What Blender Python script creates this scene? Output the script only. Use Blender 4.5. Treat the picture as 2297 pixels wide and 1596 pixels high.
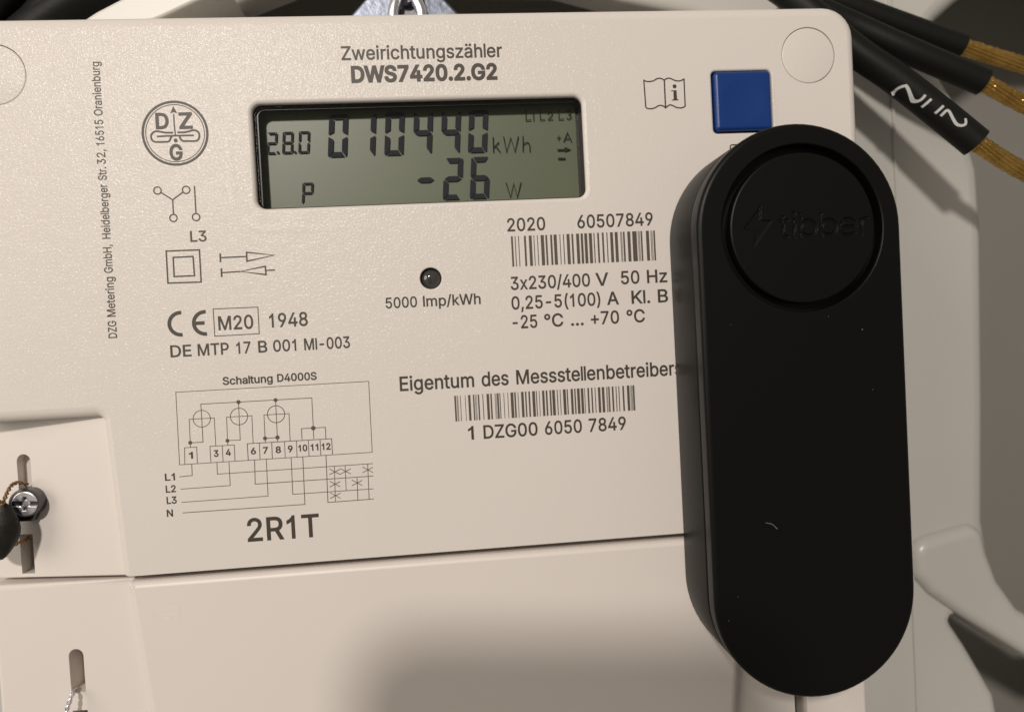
import bpy, math, random
import numpy as np
from mathutils import Vector, Matrix
from mathutils.geometry import delaunay_2d_cdt

random.seed(7)
for o in list(bpy.data.objects):
    bpy.data.objects.remove(o)
scene = bpy.context.scene
COL = scene.collection
MM = 0.001


def W(p):
    """meter millimetres (x right, y up, z out of the face) -> world metres"""
    return Vector((p[0] * MM, -p[2] * MM, p[1] * MM))


# ------------------------------------------------------------------ camera, world, lamp, exposure
CAM_AXES = ((0.994811, -0.052927, 0.086893), (0.054699, 0.998338, -0.018137), (-0.085789, 0.022796, 0.996053))
cam = bpy.data.cameras.new('camera')
cam.sensor_width = 36.0
cam.lens = 36.0 * 1660.0 / 2297.0
cam.clip_start = 0.005
cam.clip_end = 20.0
cam.dof.use_dof = True
cam.dof.focus_distance = 0.141
cam.dof.aperture_fstop = 13.0
cam_o = bpy.data.objects.new('camera', cam)
COL.objects.link(cam_o)
rgt, up, bck = [W(a).normalized() for a in CAM_AXES]
cam_o.matrix_world = Matrix((
    (rgt.x, up.x, bck.x, 0.0),
    (rgt.y, up.y, bck.y, -0.145),
    (rgt.z, up.z, bck.z, 0.0),
    (0, 0, 0, 1)))
scene.camera = cam_o

world = bpy.data.worlds.new('World')
scene.world = world
world.use_nodes = True
bg = world.node_tree.nodes['Background']
bg.inputs[0].default_value = (1.0, 0.92, 0.80, 1)
bg.inputs[1].default_value = 0.215

lamp = bpy.data.lights.new('ceiling_lamp', 'POINT')
lamp.energy = 30.0
lamp.color = (1.0, 0.925, 0.85)
lamp.shadow_soft_size = 0.042
lamp_o = bpy.data.objects.new('ceiling_lamp', lamp)
lamp_o.location = W((-290, 450, 950))
COL.objects.link(lamp_o)

room = bpy.data.lights.new('fill_light', 'AREA')        # added broad soft fill from the left, standing in for bounced light
room.shape = 'DISK'
room.size = 0.75
room.energy = 5.5
room.color = (1.0, 0.92, 0.81)
room_o = bpy.data.objects.new('fill_light', room)
room_o.location = W((-950, 300, 720))
room_o.rotation_euler = (W((-950, 300, 720)) - W((20, 0, 0))).to_track_quat('Z', 'Y').to_euler()
COL.objects.link(room_o)

scene.view_settings.view_transform = 'Standard'
scene.view_settings.look = 'None'
scene.view_settings.exposure = 0.0
scene.view_settings.gamma = 1.0
scene.render.engine = 'CYCLES'
scene.cycles.use_denoising = True
scene.cycles.max_bounces = 8
scene.cycles.transparent_max_bounces = 12
scene.cycles.sample_clamp_indirect = 6.0

# ------------------------------------------------------------------ measured layout
# measured layout, millimetres on the meter: x right, y up, z out of the face
D = {}
D['GLYPHS'] = {' ': [188,[]],'(': [273,[[[89,207],[92,264],[101,324],[114,384],[132,441],[153,494],[177,539],[236,539],[212,485],[191,428],[174,370],[161,313],[154,258],[151,207],[154,161],[160,115],[172,67],[188,16],[209,-38],[236,-96],[177,-96],[139,-21],[111,55],[95,131]]]],')': [273,[[[37,-96],[64,-37],[86,18],[102,69],[113,116],[120,162],[122,207],[119,258],[112,313],[99,370],[82,428],[62,485],[37,539],[97,539],[121,494],[142,441],[159,384],[173,323],[181,264],[184,207],[178,130],[161,53],[134,-22],[97,-96]]]],'+': [453,[[[198,34],[198,364],[255,364],[255,34]],[[61,172],[61,226],[391,226],[391,172]]]],',': [188,[[[38,-119],[68,71],[137,71],[84,-119]]]],'-': [453,[[[337,244],[337,188],[114,188],[114,244]]]],'.': [188,[[[95,-4],[78,-1],[63,9],[53,24],[50,41],[53,59],[63,73],[78,83],[95,87],[113,83],[128,73],[138,59],[141,41],[138,24],[128,9],[113,-1]]]],'/': [249,[[[235,533],[71,-76],[14,-76],[178,533]]]],'0': [453,[[[227,-7],[191,-3],[158,7],[130,24],[105,48],[85,77],[69,113],[53,178],[48,254],[53,330],[69,395],[85,431],[106,461],[130,484],[159,502],[191,512],[227,516],[262,512],[295,502],[323,484],[348,461],[368,431],[384,395],[400,330],[405,254],[400,178],[384,113],[368,77],[348,48],[323,24],[295,7],[263,-3]],[[227,50],[261,56],[290,74],[313,103],[330,144],[340,194],[344,254],[340,314],[330,365],[313,405],[290,435],[261,453],[227,460],[192,453],[163,435],[140,405],[123,365],[113,314],[109,254],[113,194],[123,144],[140,103],[163,74],[192,56]]]],'1': [453,[[[76,0],[76,55],[391,55],[391,0]],[[276,509],[276,0],[212,0],[212,448],[209,448],[86,358],[86,427],[198,509]]]],'2': [453,[[[64,0],[64,47],[234,229],[282,282],[299,305],[311,327],[318,348],[320,371],[317,397],[308,419],[293,436],[273,449],[250,457],[224,460],[196,457],[172,447],[153,433],[139,413],[130,390],[127,362],[66,362],[71,405],[86,442],[111,473],[143,496],[182,511],[225,516],[268,511],[306,497],[337,474],[361,445],[376,411],[381,372],[378,345],[371,318],[357,290],[336,259],[267,180],[153,60],[153,57],[389,57],[389,0]]]],'3': [453,[[[218,-7],[173,-3],[133,10],[98,30],[70,57],[52,91],[44,132],[109,132],[115,107],[126,87],[144,71],[165,59],[191,52],[219,50],[248,53],[275,61],[297,74],[315,93],[325,116],[329,145],[326,172],[316,196],[299,217],[275,234],[242,244],[201,248],[157,248],[157,299],[288,448],[288,452],[70,452],[70,509],[372,509],[372,461],[211,278],[211,289],[264,288],[308,276],[344,253],[371,222],[387,186],[393,145],[387,103],[370,66],[344,36],[309,12],[266,-2]]]],'4': [453,[[[40,105],[40,158],[247,509],[311,509],[109,166],[109,163],[413,163],[413,105]],[[282,0],[282,121],[282,146],[282,318],[343,318],[343,0]]]],'5': [453,[[[221,-7],[178,-2],[140,11],[108,32],[83,60],[66,93],[60,130],[122,130],[127,108],[138,89],[154,73],[173,60],[196,52],[221,50],[250,53],[276,64],[298,82],[314,104],[324,131],[328,162],[324,193],[314,221],[297,244],[275,262],[248,273],[218,277],[192,275],[167,268],[145,258],[128,246],[67,253],[96,509],[366,509],[366,452],[151,452],[134,301],[136,301],[155,315],[178,325],[203,331],[229,334],[263,330],[294,321],[321,306],[345,285],[364,260],[379,231],[388,199],[391,163],[385,117],[369,76],[343,41],[309,15],[268,-1]]]],'6': [453,[[[226,-7],[182,-1],[142,15],[109,40],[84,74],[69,115],[64,162],[68,199],[80,239],[102,285],[137,340],[252,509],[322,509],[151,261],[145,261],[154,275],[165,288],[179,299],[196,307],[214,312],[235,314],[278,309],[316,295],[346,271],[370,240],[384,201],[389,157],[384,112],[368,73],[343,39],[310,14],[271,-2]],[[226,48],[254,52],[279,63],[299,79],[314,101],[324,128],[327,157],[324,187],[314,213],[299,235],[279,251],[254,262],[226,265],[198,262],[174,252],[153,235],[138,214],[128,188],[125,158],[128,128],[138,102],[153,79],[174,63],[198,52]]]],'7': [453,[[[97,0],[323,448],[323,452],[62,452],[62,509],[391,509],[391,449],[165,0]]]],'8': [453,[[[226,-7],[178,-2],[136,11],[101,33],[74,62],[57,96],[52,135],[55,166],[65,195],[81,220],[101,241],[125,256],[153,265],[153,267],[119,282],[93,308],[76,342],[70,380],[75,417],[90,450],[114,477],[146,498],[184,511],[226,516],[269,511],[306,498],[337,477],[361,450],[377,417],[382,380],[376,342],[359,308],[333,282],[300,267],[300,265],[327,256],[351,241],[372,220],[387,195],[397,166],[401,135],[395,96],[378,62],[352,33],[317,11],[275,-2]],[[226,49],[258,52],[285,60],[307,74],[323,91],[333,113],[337,139],[333,165],[322,189],[305,208],[283,223],[256,232],[226,235],[196,232],[169,223],[147,208],[130,189],[119,165],[115,139],[119,113],[129,91],[145,74],[167,60],[195,52]],[[226,290],[252,292],[274,300],[293,313],[307,330],[316,351],[319,376],[316,399],[308,420],[294,437],[275,449],[252,457],[226,460],[200,457],[177,449],[159,437],[145,420],[136,399],[133,376],[136,351],[145,330],[159,313],[178,300],[201,292]]]],'9': [453,[[[226,516],[271,510],[310,494],[343,468],[368,434],[384,393],[389,347],[385,309],[373,270],[350,224],[315,168],[200,0],[130,0],[301,248],[307,248],[299,234],[287,221],[273,210],[257,202],[238,196],[218,195],[175,199],[137,214],[106,237],[83,269],[68,307],[64,352],[69,397],[85,436],[110,469],[143,494],[182,510]],[[226,460],[199,457],[174,446],[154,429],[138,407],[129,381],[125,352],[129,322],[138,295],[154,274],[174,257],[199,247],[226,243],[254,247],[279,257],[299,273],[314,295],[324,321],[327,350],[324,381],[314,407],[299,429],[279,446],[254,457]]]],'A': [480,[[[16,0],[201,509],[276,509],[463,0],[395,0],[287,302],[264,372],[232,478],[245,478],[213,371],[191,302],[85,0]],[[110,142],[110,199],[370,199],[370,142]]]],'B': [456,[[[60,0],[60,509],[241,509],[289,504],[329,491],[359,469],[381,442],[394,410],[398,374],[395,344],[387,320],[373,301],[356,286],[336,275],[315,267],[315,262],[339,257],[363,245],[385,227],[402,203],[414,173],[418,136],[413,100],[400,67],[377,39],[344,18],[301,4],[247,0]],[[125,57],[245,57],[281,60],[309,67],[330,80],[349,105],[355,137],[352,161],[342,184],[327,203],[306,218],[279,228],[248,231],[125,231]],[[125,285],[238,285],[265,288],[288,296],[308,309],[323,326],[333,348],[336,372],[330,403],[313,429],[283,446],[240,452],[125,452]]]],'C': [510,[[[267,-7],[225,-3],[186,7],[150,25],[119,49],[92,79],[70,115],[53,157],[44,203],[40,254],[44,305],[53,352],[70,393],[92,429],[119,459],[150,484],[186,501],[225,512],[267,516],[305,513],[340,504],[373,490],[402,471],[427,447],[448,418],[463,385],[473,348],[408,348],[401,373],[389,395],[375,413],[357,428],[337,440],[315,449],[292,454],[267,456],[223,450],[184,432],[150,403],[125,364],[109,314],[103,254],[109,194],[125,145],[151,105],[184,76],[223,59],[267,53],[292,55],[315,60],[337,69],[357,81],[375,96],[389,114],[401,136],[408,160],[473,160],[463,124],[448,91],[428,62],[402,38],[373,19],[341,5],[305,-4]]]],'D': [502,[[[219,0],[96,0],[96,57],[215,57],[272,63],[318,81],[354,110],[379,149],[394,198],[399,255],[394,312],[379,361],[354,399],[320,428],[275,446],[221,452],[93,452],[93,509],[225,509],[273,505],[315,495],[353,478],[385,455],[412,426],[433,391],[449,351],[458,306],[462,255],[458,205],[449,159],[433,119],[411,83],[384,54],[351,31],[312,14],[268,3]],[[125,509],[125,0],[60,0],[60,509]]]],'E': [419,[[[60,0],[60,509],[372,509],[372,452],[125,452],[125,286],[355,286],[355,229],[125,229],[125,57],[375,57],[375,0]]]],'G': [520,[[[269,-7],[225,-3],[185,7],[149,25],[118,49],[91,79],[69,116],[53,157],[43,203],[40,254],[43,305],[53,352],[69,393],[91,429],[117,459],[149,484],[184,501],[223,512],[265,516],[304,513],[340,504],[374,489],[403,469],[429,445],[449,416],[465,384],[474,349],[408,349],[399,372],[387,393],[373,411],[356,427],[337,439],[315,448],[291,454],[265,456],[222,450],[183,432],[150,404],[125,364],[109,314],[103,254],[109,194],[125,145],[151,105],[184,76],[224,59],[269,53],[309,57],[345,71],[374,93],[396,123],[410,160],[415,202],[434,199],[283,199],[283,256],[478,256],[478,200],[475,160],[466,124],[451,91],[419,50],[377,19],[326,0]]]],'H': [517,[[[60,0],[60,509],[125,509],[125,289],[392,289],[392,509],[457,509],[457,0],[392,0],[392,232],[125,232],[125,0]]]],'I': [300,[[[31,0],[31,57],[118,57],[118,452],[31,452],[31,509],[269,509],[269,452],[183,452],[183,57],[269,57],[269,0]]]],'K': [467,[[[104,145],[104,216],[139,261],[174,303],[212,344],[364,509],[448,509],[231,276],[228,276]],[[60,0],[60,509],[125,509],[125,334],[124,225],[125,193],[125,0]],[[372,0],[188,259],[228,309],[449,0]]]],'L': [393,[[[60,0],[60,509],[125,509],[125,57],[361,57],[361,0]]]],'M': [628,[[[60,0],[60,509],[152,509],[277,187],[287,159],[299,123],[311,84],[322,49],[307,49],[318,83],[330,121],[342,158],[352,187],[476,509],[568,509],[568,0],[504,0],[504,291],[504,327],[505,369],[506,413],[507,457],[513,457],[498,409],[482,363],[467,322],[456,291],[342,0],[286,0],[170,291],[159,321],[145,361],[129,408],[112,457],[119,457],[120,416],[121,372],[122,328],[122,291],[122,0]]]],'N': [523,[[[60,0],[60,509],[136,509],[343,183],[363,151],[388,107],[414,55],[405,54],[401,108],[399,157],[399,195],[399,509],[463,509],[463,0],[387,0],[202,290],[177,331],[148,381],[108,452],[119,454],[122,384],[124,328],[125,291],[125,0]]]],'O': [533,[[[267,-7],[225,-3],[186,7],[150,25],[119,49],[92,79],[70,115],[53,157],[44,203],[40,254],[44,305],[53,352],[70,393],[92,429],[119,459],[150,484],[186,501],[225,512],[267,516],[309,512],[348,501],[384,484],[415,459],[442,429],[464,393],[480,352],[490,305],[493,254],[490,203],[480,157],[464,115],[442,79],[415,49],[384,25],[348,7],[309,-3]],[[267,53],[310,59],[349,76],[383,105],[408,144],[425,194],[430,254],[425,314],[408,365],[383,404],[349,433],[310,450],[267,456],[223,450],[184,433],[151,404],[125,364],[109,314],[103,254],[109,194],[125,144],[151,105],[184,76],[223,59]]]],'P': [445,[[[60,0],[60,509],[235,509],[289,503],[332,487],[366,462],[390,430],[404,391],[409,348],[404,304],[390,265],[366,233],[332,207],[289,191],[235,186],[109,186],[109,242],[233,242],[269,246],[297,256],[318,272],[333,294],[342,319],[344,348],[342,376],[333,402],[318,423],[297,439],[268,449],[232,452],[125,452],[125,0]]]],'R': [449,[[[60,0],[60,509],[236,509],[290,504],[333,489],[367,465],[390,433],[405,395],[409,352],[405,309],[390,271],[367,240],[333,217],[289,203],[236,198],[96,198],[96,255],[234,255],[269,258],[298,267],[319,281],[334,300],[342,324],[345,352],[342,380],[334,405],[319,425],[298,440],[269,449],[233,452],[125,452],[125,0]],[[353,0],[230,229],[303,229],[428,0]]]],'S': [447,[[[224,-9],[172,-4],[128,9],[91,31],[64,60],[46,96],[38,137],[104,137],[110,110],[123,88],[142,71],[166,59],[194,52],[224,49],[257,52],[286,60],[311,74],[329,92],[341,114],[346,139],[342,161],[332,179],[316,193],[296,205],[245,222],[184,239],[128,260],[86,289],[67,313],[56,341],[52,372],[58,413],[75,448],[102,476],[138,498],[180,511],[227,516],[275,511],[316,498],[351,476],[377,449],[394,415],[401,378],[337,378],[332,402],[320,421],[302,437],[267,453],[225,459],[194,456],[167,448],[145,435],[129,418],[118,398],[115,376],[119,352],[131,334],[148,319],[169,308],[212,293],[264,279],[312,264],[336,252],[359,238],[379,220],[395,198],[405,171],[408,139],[403,99],[386,64],[360,34],[323,11],[278,-4]]]],'T': [449,[[[32,452],[32,509],[417,509],[417,452],[257,452],[257,0],[193,0],[193,452]]]],'V': [480,[[[204,0],[16,509],[84,509],[192,206],[215,137],[248,31],[235,31],[267,138],[290,206],[395,509],[463,509],[278,0]]]],'W': [686,[[[155,0],[16,509],[82,509],[163,196],[175,145],[187,94],[197,40],[189,40],[200,94],[211,145],[224,196],[306,509],[380,509],[462,196],[474,145],[486,94],[497,40],[488,40],[499,94],[510,145],[523,196],[603,509],[670,509],[530,0],[455,0],[368,323],[351,391],[336,475],[350,475],[335,395],[318,323],[230,0]]]],'Z': [438,[[[42,0],[42,46],[273,385],[306,431],[341,476],[348,454],[285,452],[223,452],[40,452],[40,509],[397,509],[397,462],[169,129],[134,81],[97,33],[90,54],[152,57],[214,57],[399,57],[399,0]]]],'a': [389,[[[160,-9],[126,-5],[94,5],[68,22],[48,45],[35,73],[30,108],[34,138],[43,161],[58,179],[78,193],[100,203],[125,211],[178,220],[234,227],[252,230],[265,235],[273,243],[276,255],[276,257],[273,279],[267,297],[256,311],[240,322],[220,329],[196,331],[171,329],[149,322],[132,313],[118,301],[107,288],[100,274],[41,291],[57,322],[79,346],[104,364],[133,375],[163,382],[194,384],[239,379],[263,372],[286,360],[306,343],[322,320],[333,290],[337,251],[337,0],[277,0],[277,52],[272,52],[252,25],[236,12],[215,1],[190,-6]],[[170,45],[202,49],[228,59],[248,74],[263,93],[272,115],[276,138],[276,190],[259,182],[231,176],[200,171],[175,168],[134,159],[117,150],[103,139],[95,124],[92,105],[94,87],[102,72],[114,61],[130,52],[149,47]]]],'b': [424,[[[229,-8],[198,-5],[172,4],[153,17],[138,31],[118,59],[112,59],[112,0],[53,0],[53,509],[114,509],[114,319],[118,319],[137,346],[152,360],[171,373],[197,381],[229,384],[274,378],[313,361],[345,332],[370,293],[385,245],[390,189],[385,133],[370,84],[346,45],[313,16],[274,-2]],[[220,47],[253,51],[279,66],[301,88],[316,117],[325,151],[328,189],[325,227],[316,261],[301,290],[280,311],[253,325],[220,330],[188,325],[161,312],[140,291],[125,263],[116,229],[113,189],[116,150],[125,115],[140,86],[162,65],[188,51]]]],'c': [396,[[[207,-8],[159,-2],[117,16],[82,46],[56,85],[40,133],[34,187],[40,243],[56,291],[82,330],[117,360],[159,378],[207,384],[234,383],[260,377],[284,368],[305,356],[324,341],[340,322],[353,301],[362,277],[303,262],[290,289],[270,311],[242,325],[207,330],[173,325],[145,310],[124,287],[108,258],[99,224],[96,187],[99,151],[108,117],[124,89],[145,66],[173,51],[207,46],[243,52],[271,66],[292,89],[304,117],[363,102],[354,78],[341,56],[325,37],[306,21],[285,9],[261,-1],[235,-6]]]],'d': [424,[[[195,-8],[151,-2],[111,16],[79,45],[55,84],[39,133],[34,189],[39,245],[55,293],[79,332],[112,361],[151,378],[196,384],[228,381],[253,373],[272,360],[287,346],[306,319],[311,319],[311,509],[372,509],[372,0],[313,0],[313,59],[307,59],[287,31],[272,17],[252,4],[227,-5]],[[205,47],[236,51],[263,65],[284,86],[299,115],[309,150],[312,189],[309,229],[300,263],[284,291],[263,312],[237,325],[205,330],[172,325],[145,311],[124,290],[108,261],[99,227],[96,189],[99,151],[109,117],[124,88],[145,66],[172,51]]]],'e': [404,[[[212,-8],[161,-2],[117,16],[82,46],[56,85],[40,132],[34,187],[39,242],[55,290],[81,329],[115,359],[157,378],[205,384],[236,382],[266,374],[294,361],[319,341],[341,315],[357,282],[368,242],[371,194],[371,169],[75,169],[75,221],[338,221],[310,202],[307,237],[298,269],[283,294],[263,314],[237,326],[205,330],[173,326],[146,313],[125,294],[109,270],[99,241],[96,211],[96,178],[100,139],[110,106],[128,80],[151,61],[179,50],[212,46],[234,48],[254,53],[271,61],[285,73],[297,88],[306,105],[365,91],[353,63],[335,39],[311,19],[283,4],[249,-5]]]],'g': [425,[[[207,-151],[168,-148],[134,-140],[105,-127],[82,-110],[64,-91],[51,-69],[101,-41],[122,-66],[136,-78],[154,-88],[178,-95],[207,-97],[249,-92],[282,-75],[298,-58],[308,-34],[311,-6],[311,68],[306,68],[287,41],[272,28],[252,16],[227,8],[195,5],[152,10],[113,27],[80,53],[55,90],[39,136],[34,191],[39,246],[55,293],[80,332],[112,361],[152,378],[196,384],[228,382],[253,373],[273,360],[288,346],[308,319],[313,319],[313,379],[372,379],[372,-9],[367,-54],[350,-90],[324,-117],[291,-136],[251,-147]],[[205,59],[237,63],[264,75],[285,95],[300,121],[309,154],[312,193],[309,231],[300,264],[285,291],[264,312],[237,325],[205,330],[172,325],[145,312],[124,290],[109,262],[99,229],[96,193],[99,155],[109,123],[124,96],[145,76],[172,63]]]],'h': [410,[[[114,227],[114,0],[53,0],[53,509],[114,509],[114,287],[102,287],[124,332],[152,362],[187,379],[227,384],[264,380],[295,369],[321,349],[341,321],[353,285],[357,240],[357,0],[296,0],[296,235],[290,275],[273,304],[246,323],[210,329],[184,326],[161,317],[141,303],[126,283],[117,257]]]],'i': [167,[[[53,0],[53,379],[114,379],[114,0]],[[84,443],[67,446],[54,455],[44,468],[41,483],[44,499],[54,512],[67,521],[84,524],[100,521],[114,512],[123,499],[126,483],[123,468],[114,455],[100,446]]]],'k': [381,[[[110,137],[110,212],[121,212],[284,379],[360,379],[184,199],[177,199]],[[53,0],[53,509],[114,509],[114,0]],[[294,0],[148,186],[191,229],[372,0]]]],'l': [189,[[[139,-2],[101,3],[74,20],[58,47],[53,84],[53,509],[114,509],[114,99],[115,77],[120,62],[130,54],[146,52],[160,53],[170,54],[181,3],[162,-1]]]],'m': [610,[[[53,0],[53,379],[112,379],[112,295],[108,295],[118,323],[132,346],[151,363],[172,376],[195,384],[219,386],[257,380],[287,361],[309,331],[321,295],[312,295],[322,321],[337,343],[357,361],[381,375],[407,383],[437,386],[468,383],[497,372],[522,354],[541,328],[553,296],[557,255],[557,0],[496,0],[496,254],[493,279],[485,298],[473,313],[447,326],[419,330],[395,328],[374,320],[358,307],[345,290],[338,270],[335,247],[335,0],[274,0],[274,260],[269,288],[253,311],[229,326],[199,330],[178,328],[158,320],[140,307],[126,289],[117,266],[114,238],[114,0]]]],'n': [410,[[[114,227],[114,0],[53,0],[53,379],[112,379],[112,287],[102,287],[124,332],[152,362],[187,379],[227,384],[264,380],[295,369],[321,349],[341,321],[353,285],[357,240],[357,0],[296,0],[296,235],[290,275],[273,304],[246,323],[210,329],[184,326],[161,317],[141,303],[126,283],[117,257]]]],'p': [424,[[[53,-143],[53,379],[112,379],[112,319],[118,319],[137,346],[152,360],[171,373],[197,381],[229,384],[274,378],[313,361],[345,332],[370,293],[385,245],[390,189],[385,133],[370,84],[346,45],[313,16],[274,-2],[229,-8],[198,-5],[173,4],[153,17],[138,31],[118,59],[114,59],[114,-143]],[[220,47],[253,51],[279,66],[301,88],[316,117],[325,151],[328,189],[325,227],[316,261],[301,290],[280,311],[253,325],[220,330],[188,325],[161,312],[140,291],[125,263],[116,229],[113,189],[116,150],[125,115],[140,86],[162,65],[188,51]]]],'r': [259,[[[53,0],[53,379],[112,379],[112,321],[115,321],[130,347],[152,367],[181,380],[213,385],[229,384],[243,384],[243,322],[230,324],[207,326],[182,323],[159,315],[140,301],[126,284],[117,262],[114,237],[114,0]]]],'s': [365,[[[182,-8],[145,-5],[112,3],[84,18],[62,38],[45,63],[36,94],[94,107],[105,79],[124,60],[150,49],[181,45],[217,50],[244,62],[262,81],[268,103],[265,121],[254,136],[237,147],[212,155],[149,170],[104,186],[72,208],[53,237],[47,274],[51,305],[65,332],[87,354],[115,370],[149,381],[187,384],[223,381],[254,372],[279,358],[299,339],[314,316],[324,290],[268,277],[258,298],[243,316],[219,328],[187,333],[156,329],[131,317],[114,299],[109,277],[112,258],[124,243],[144,232],[172,223],[229,209],[275,194],[306,171],[325,142],[331,107],[326,75],[312,47],[290,24],[260,6],[223,-5]]]],'t': [227,[[[204,379],[204,327],[6,327],[6,379]],[[65,471],[126,471],[126,98],[128,76],[136,61],[150,53],[170,50],[185,51],[202,54],[213,2],[192,-3],[168,-4],[138,-1],[113,7],[92,21],[77,41],[68,64],[65,93]]]],'u': [410,[[[182,-5],[146,-1],[115,11],[89,31],[69,59],[57,95],[53,139],[53,379],[114,379],[114,144],[119,105],[137,75],[164,56],[200,50],[226,53],[249,62],[268,77],[283,97],[293,122],[296,153],[296,379],[357,379],[357,0],[298,0],[298,92],[307,92],[286,47],[257,17],[222,0]]]],'w': [567,[[[138,0],[23,379],[87,379],[133,214],[154,137],[175,41],[165,41],[186,135],[206,214],[252,379],[316,379],[362,214],[382,136],[402,41],[391,41],[413,135],[434,214],[480,379],[545,379],[429,0],[368,0],[319,172],[305,225],[291,280],[277,338],[291,338],[277,280],[263,225],[248,172],[199,0]]]],'x': [379,[[[21,0],[171,218],[171,171],[29,379],[100,379],[147,306],[179,253],[207,206],[175,206],[202,253],[233,306],[282,379],[352,379],[209,169],[209,214],[358,0],[287,0],[231,85],[200,136],[173,182],[205,182],[178,136],[148,85],[91,0]]]],'z': [380,[[[42,0],[42,46],[254,320],[254,323],[48,323],[48,379],[333,379],[333,331],[126,60],[126,56],[339,56],[339,0]]]],'°': [316,[[[158,283],[128,287],[101,298],[77,316],[59,340],[47,367],[43,397],[47,428],[59,455],[77,479],[101,497],[128,509],[158,513],[188,509],[216,497],[239,479],[257,455],[269,428],[273,397],[269,367],[257,340],[239,316],[216,298],[188,287]],[[158,334],[175,336],[190,343],[203,353],[213,366],[220,381],[222,397],[220,414],[213,430],[203,443],[190,453],[175,459],[158,462],[141,459],[126,453],[113,443],[103,430],[97,414],[95,397],[97,381],[103,366],[113,353],[126,343],[141,336]]]],'ä': [389,[[[160,-9],[126,-5],[94,5],[68,22],[48,45],[35,73],[30,108],[34,138],[43,161],[58,179],[78,193],[100,203],[125,211],[178,220],[234,227],[252,230],[265,235],[273,243],[276,255],[276,257],[273,279],[267,297],[256,311],[240,322],[220,329],[196,331],[171,329],[149,322],[132,313],[118,301],[107,288],[100,274],[41,291],[57,322],[79,346],[104,364],[133,375],[163,382],[194,384],[239,379],[263,372],[286,360],[306,343],[322,320],[333,290],[337,251],[337,0],[277,0],[277,52],[272,52],[252,25],[236,12],[215,1],[190,-6]],[[170,45],[202,49],[228,59],[248,74],[263,93],[272,115],[276,138],[276,190],[259,182],[231,176],[200,171],[175,168],[134,159],[117,150],[103,139],[95,124],[92,105],[94,87],[102,72],[114,61],[130,52],[149,47]],[[261,443],[246,446],[233,455],[224,468],[221,483],[224,499],[233,512],[246,520],[261,523],[277,520],[290,512],[299,499],[301,483],[299,468],[290,455],[277,446]],[[117,443],[102,446],[89,455],[80,468],[77,483],[80,499],[89,512],[102,520],[117,523],[133,520],[146,512],[155,499],[158,483],[155,468],[146,455],[133,446]]]]}
D['TEXTS'] = [([('Zweirichtungszähler',-17.15,13.64,19)],54.99,2.55,14,'printed_text'),([('DWS7420.2.G2',-15.39,12.34,12)],50.75,2.89,36,'printed_text'),([('L3',-47.23,-44.33,2)],21.55,1.97,14,'printed_text'),([('M20',-43.06,-36.7,3)],4.65,2.56,14,'printed_text'),([('1948',-33.61,-26.49,4)],4.67,2.58,14,'printed_text'),([('DE',-52.16,-48.42,2),('MTP',-47.15,-41.5,3),('17',-40.02,-37.46,2),('B',-35.94,-34.37,1),('001',-33.16,-28.95,3),('MI-003',-27.34,-18.77,6)],0.0,2.16,14,'printed_text'),([('Schaltung',-42.91,-33.72,9),('D4000S',-32.76,-25.44,6)],-5.78,1.43,22,'printed_text'),([('2R1T',-40.01,-26.67,4)],-35.98,4.28,14,'printed_text'),([('1',-49.93,-49.36,1)],-19.38,1.19,26,'terminal_number'),([('3',-45.37,-44.61,1)],-19.35,1.2,26,'terminal_number'),([('4',-43.16,-42.33,1)],-19.29,1.2,26,'terminal_number'),([('6',-38.5,-37.66,1)],-19.33,1.2,26,'terminal_number'),([('7',-36.21,-35.41,1)],-19.34,1.2,26,'terminal_number'),([('8',-33.86,-32.97,1)],-19.4,1.2,26,'terminal_number'),([('9',-31.55,-30.75,1)],-19.38,1.2,26,'terminal_number'),([('10',-29.57,-28.01,2)],-19.37,1.2,26,'terminal_number'),([('11',-27.25,-25.92,2)],-19.37,1.21,26,'terminal_number'),([('12',-25.16,-23.59,2)],-19.37,1.21,26,'terminal_number'),([('L1',-54.61,-52.89,2)],-23.28,1.28,22,'phase_number'),([('L2',-54.61,-52.85,2)],-25.55,1.28,22,'phase_number'),([('L3',-54.58,-52.82,2)],-27.71,1.29,22,'phase_number'),([('N',-54.69,-53.66,1)],-30.14,1.28,22,'phase_number'),([('5000',-11.46,-5.5,4),('Imp/kWh',-4.24,6.86,7)],7.21,2.02,14,'printed_text'),([('2020',12.95,20.36,4)],21.09,2.48,14,'printed_text'),([('60507849',26.87,42.0,8)],21.16,2.5,14,'printed_text'),([('3x230/400',13.02,28.72,9),('V',29.97,32.4,1)],9.64,2.48,14,'printed_text'),([('50',35.08,38.71,2),('Hz',40.37,44.36,2)],9.74,2.52,14,'printed_text'),([('0,25-5(100)',12.98,30.59,11),('A',32.07,34.31,1)],5.79,2.49,14,'printed_text'),([('Kl.',37.02,40.67,3),('B',42.4,44.33,1)],5.77,2.52,14,'printed_text'),([('-25',13.0,17.78,3),('°C',19.3,22.94,2),('...',24.61,27.02,3),('+70',28.6,34.19,3),('°C',35.84,39.42,2)],2.03,2.49,14,'printed_text'),([('Eigentum',-9.61,4.71,8),('des',6.31,11.51,3),('Messstellenbetreibers',13.16,44.89,20)],-8.91,2.72,14,'printed_text'),([('1',3.13,4.09,1),('DZG00',6.14,16.73,5),('6050',18.29,25.6,4),('7849',27.11,34.51,4)],-19.2,2.55,14,'printed_text')]
D['VTEXT'] = ([('DZG',4.18,7.36),('Metering',8.16,15.57),('GmbH,',16.37,21.59),('Heidelberger',22.75,32.88),('Str.',33.68,36.06),('32,',36.64,39.31),('16515',40.12,44.82),('Oranienburg',45.65,55.56)],-61.7,1.5)
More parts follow.
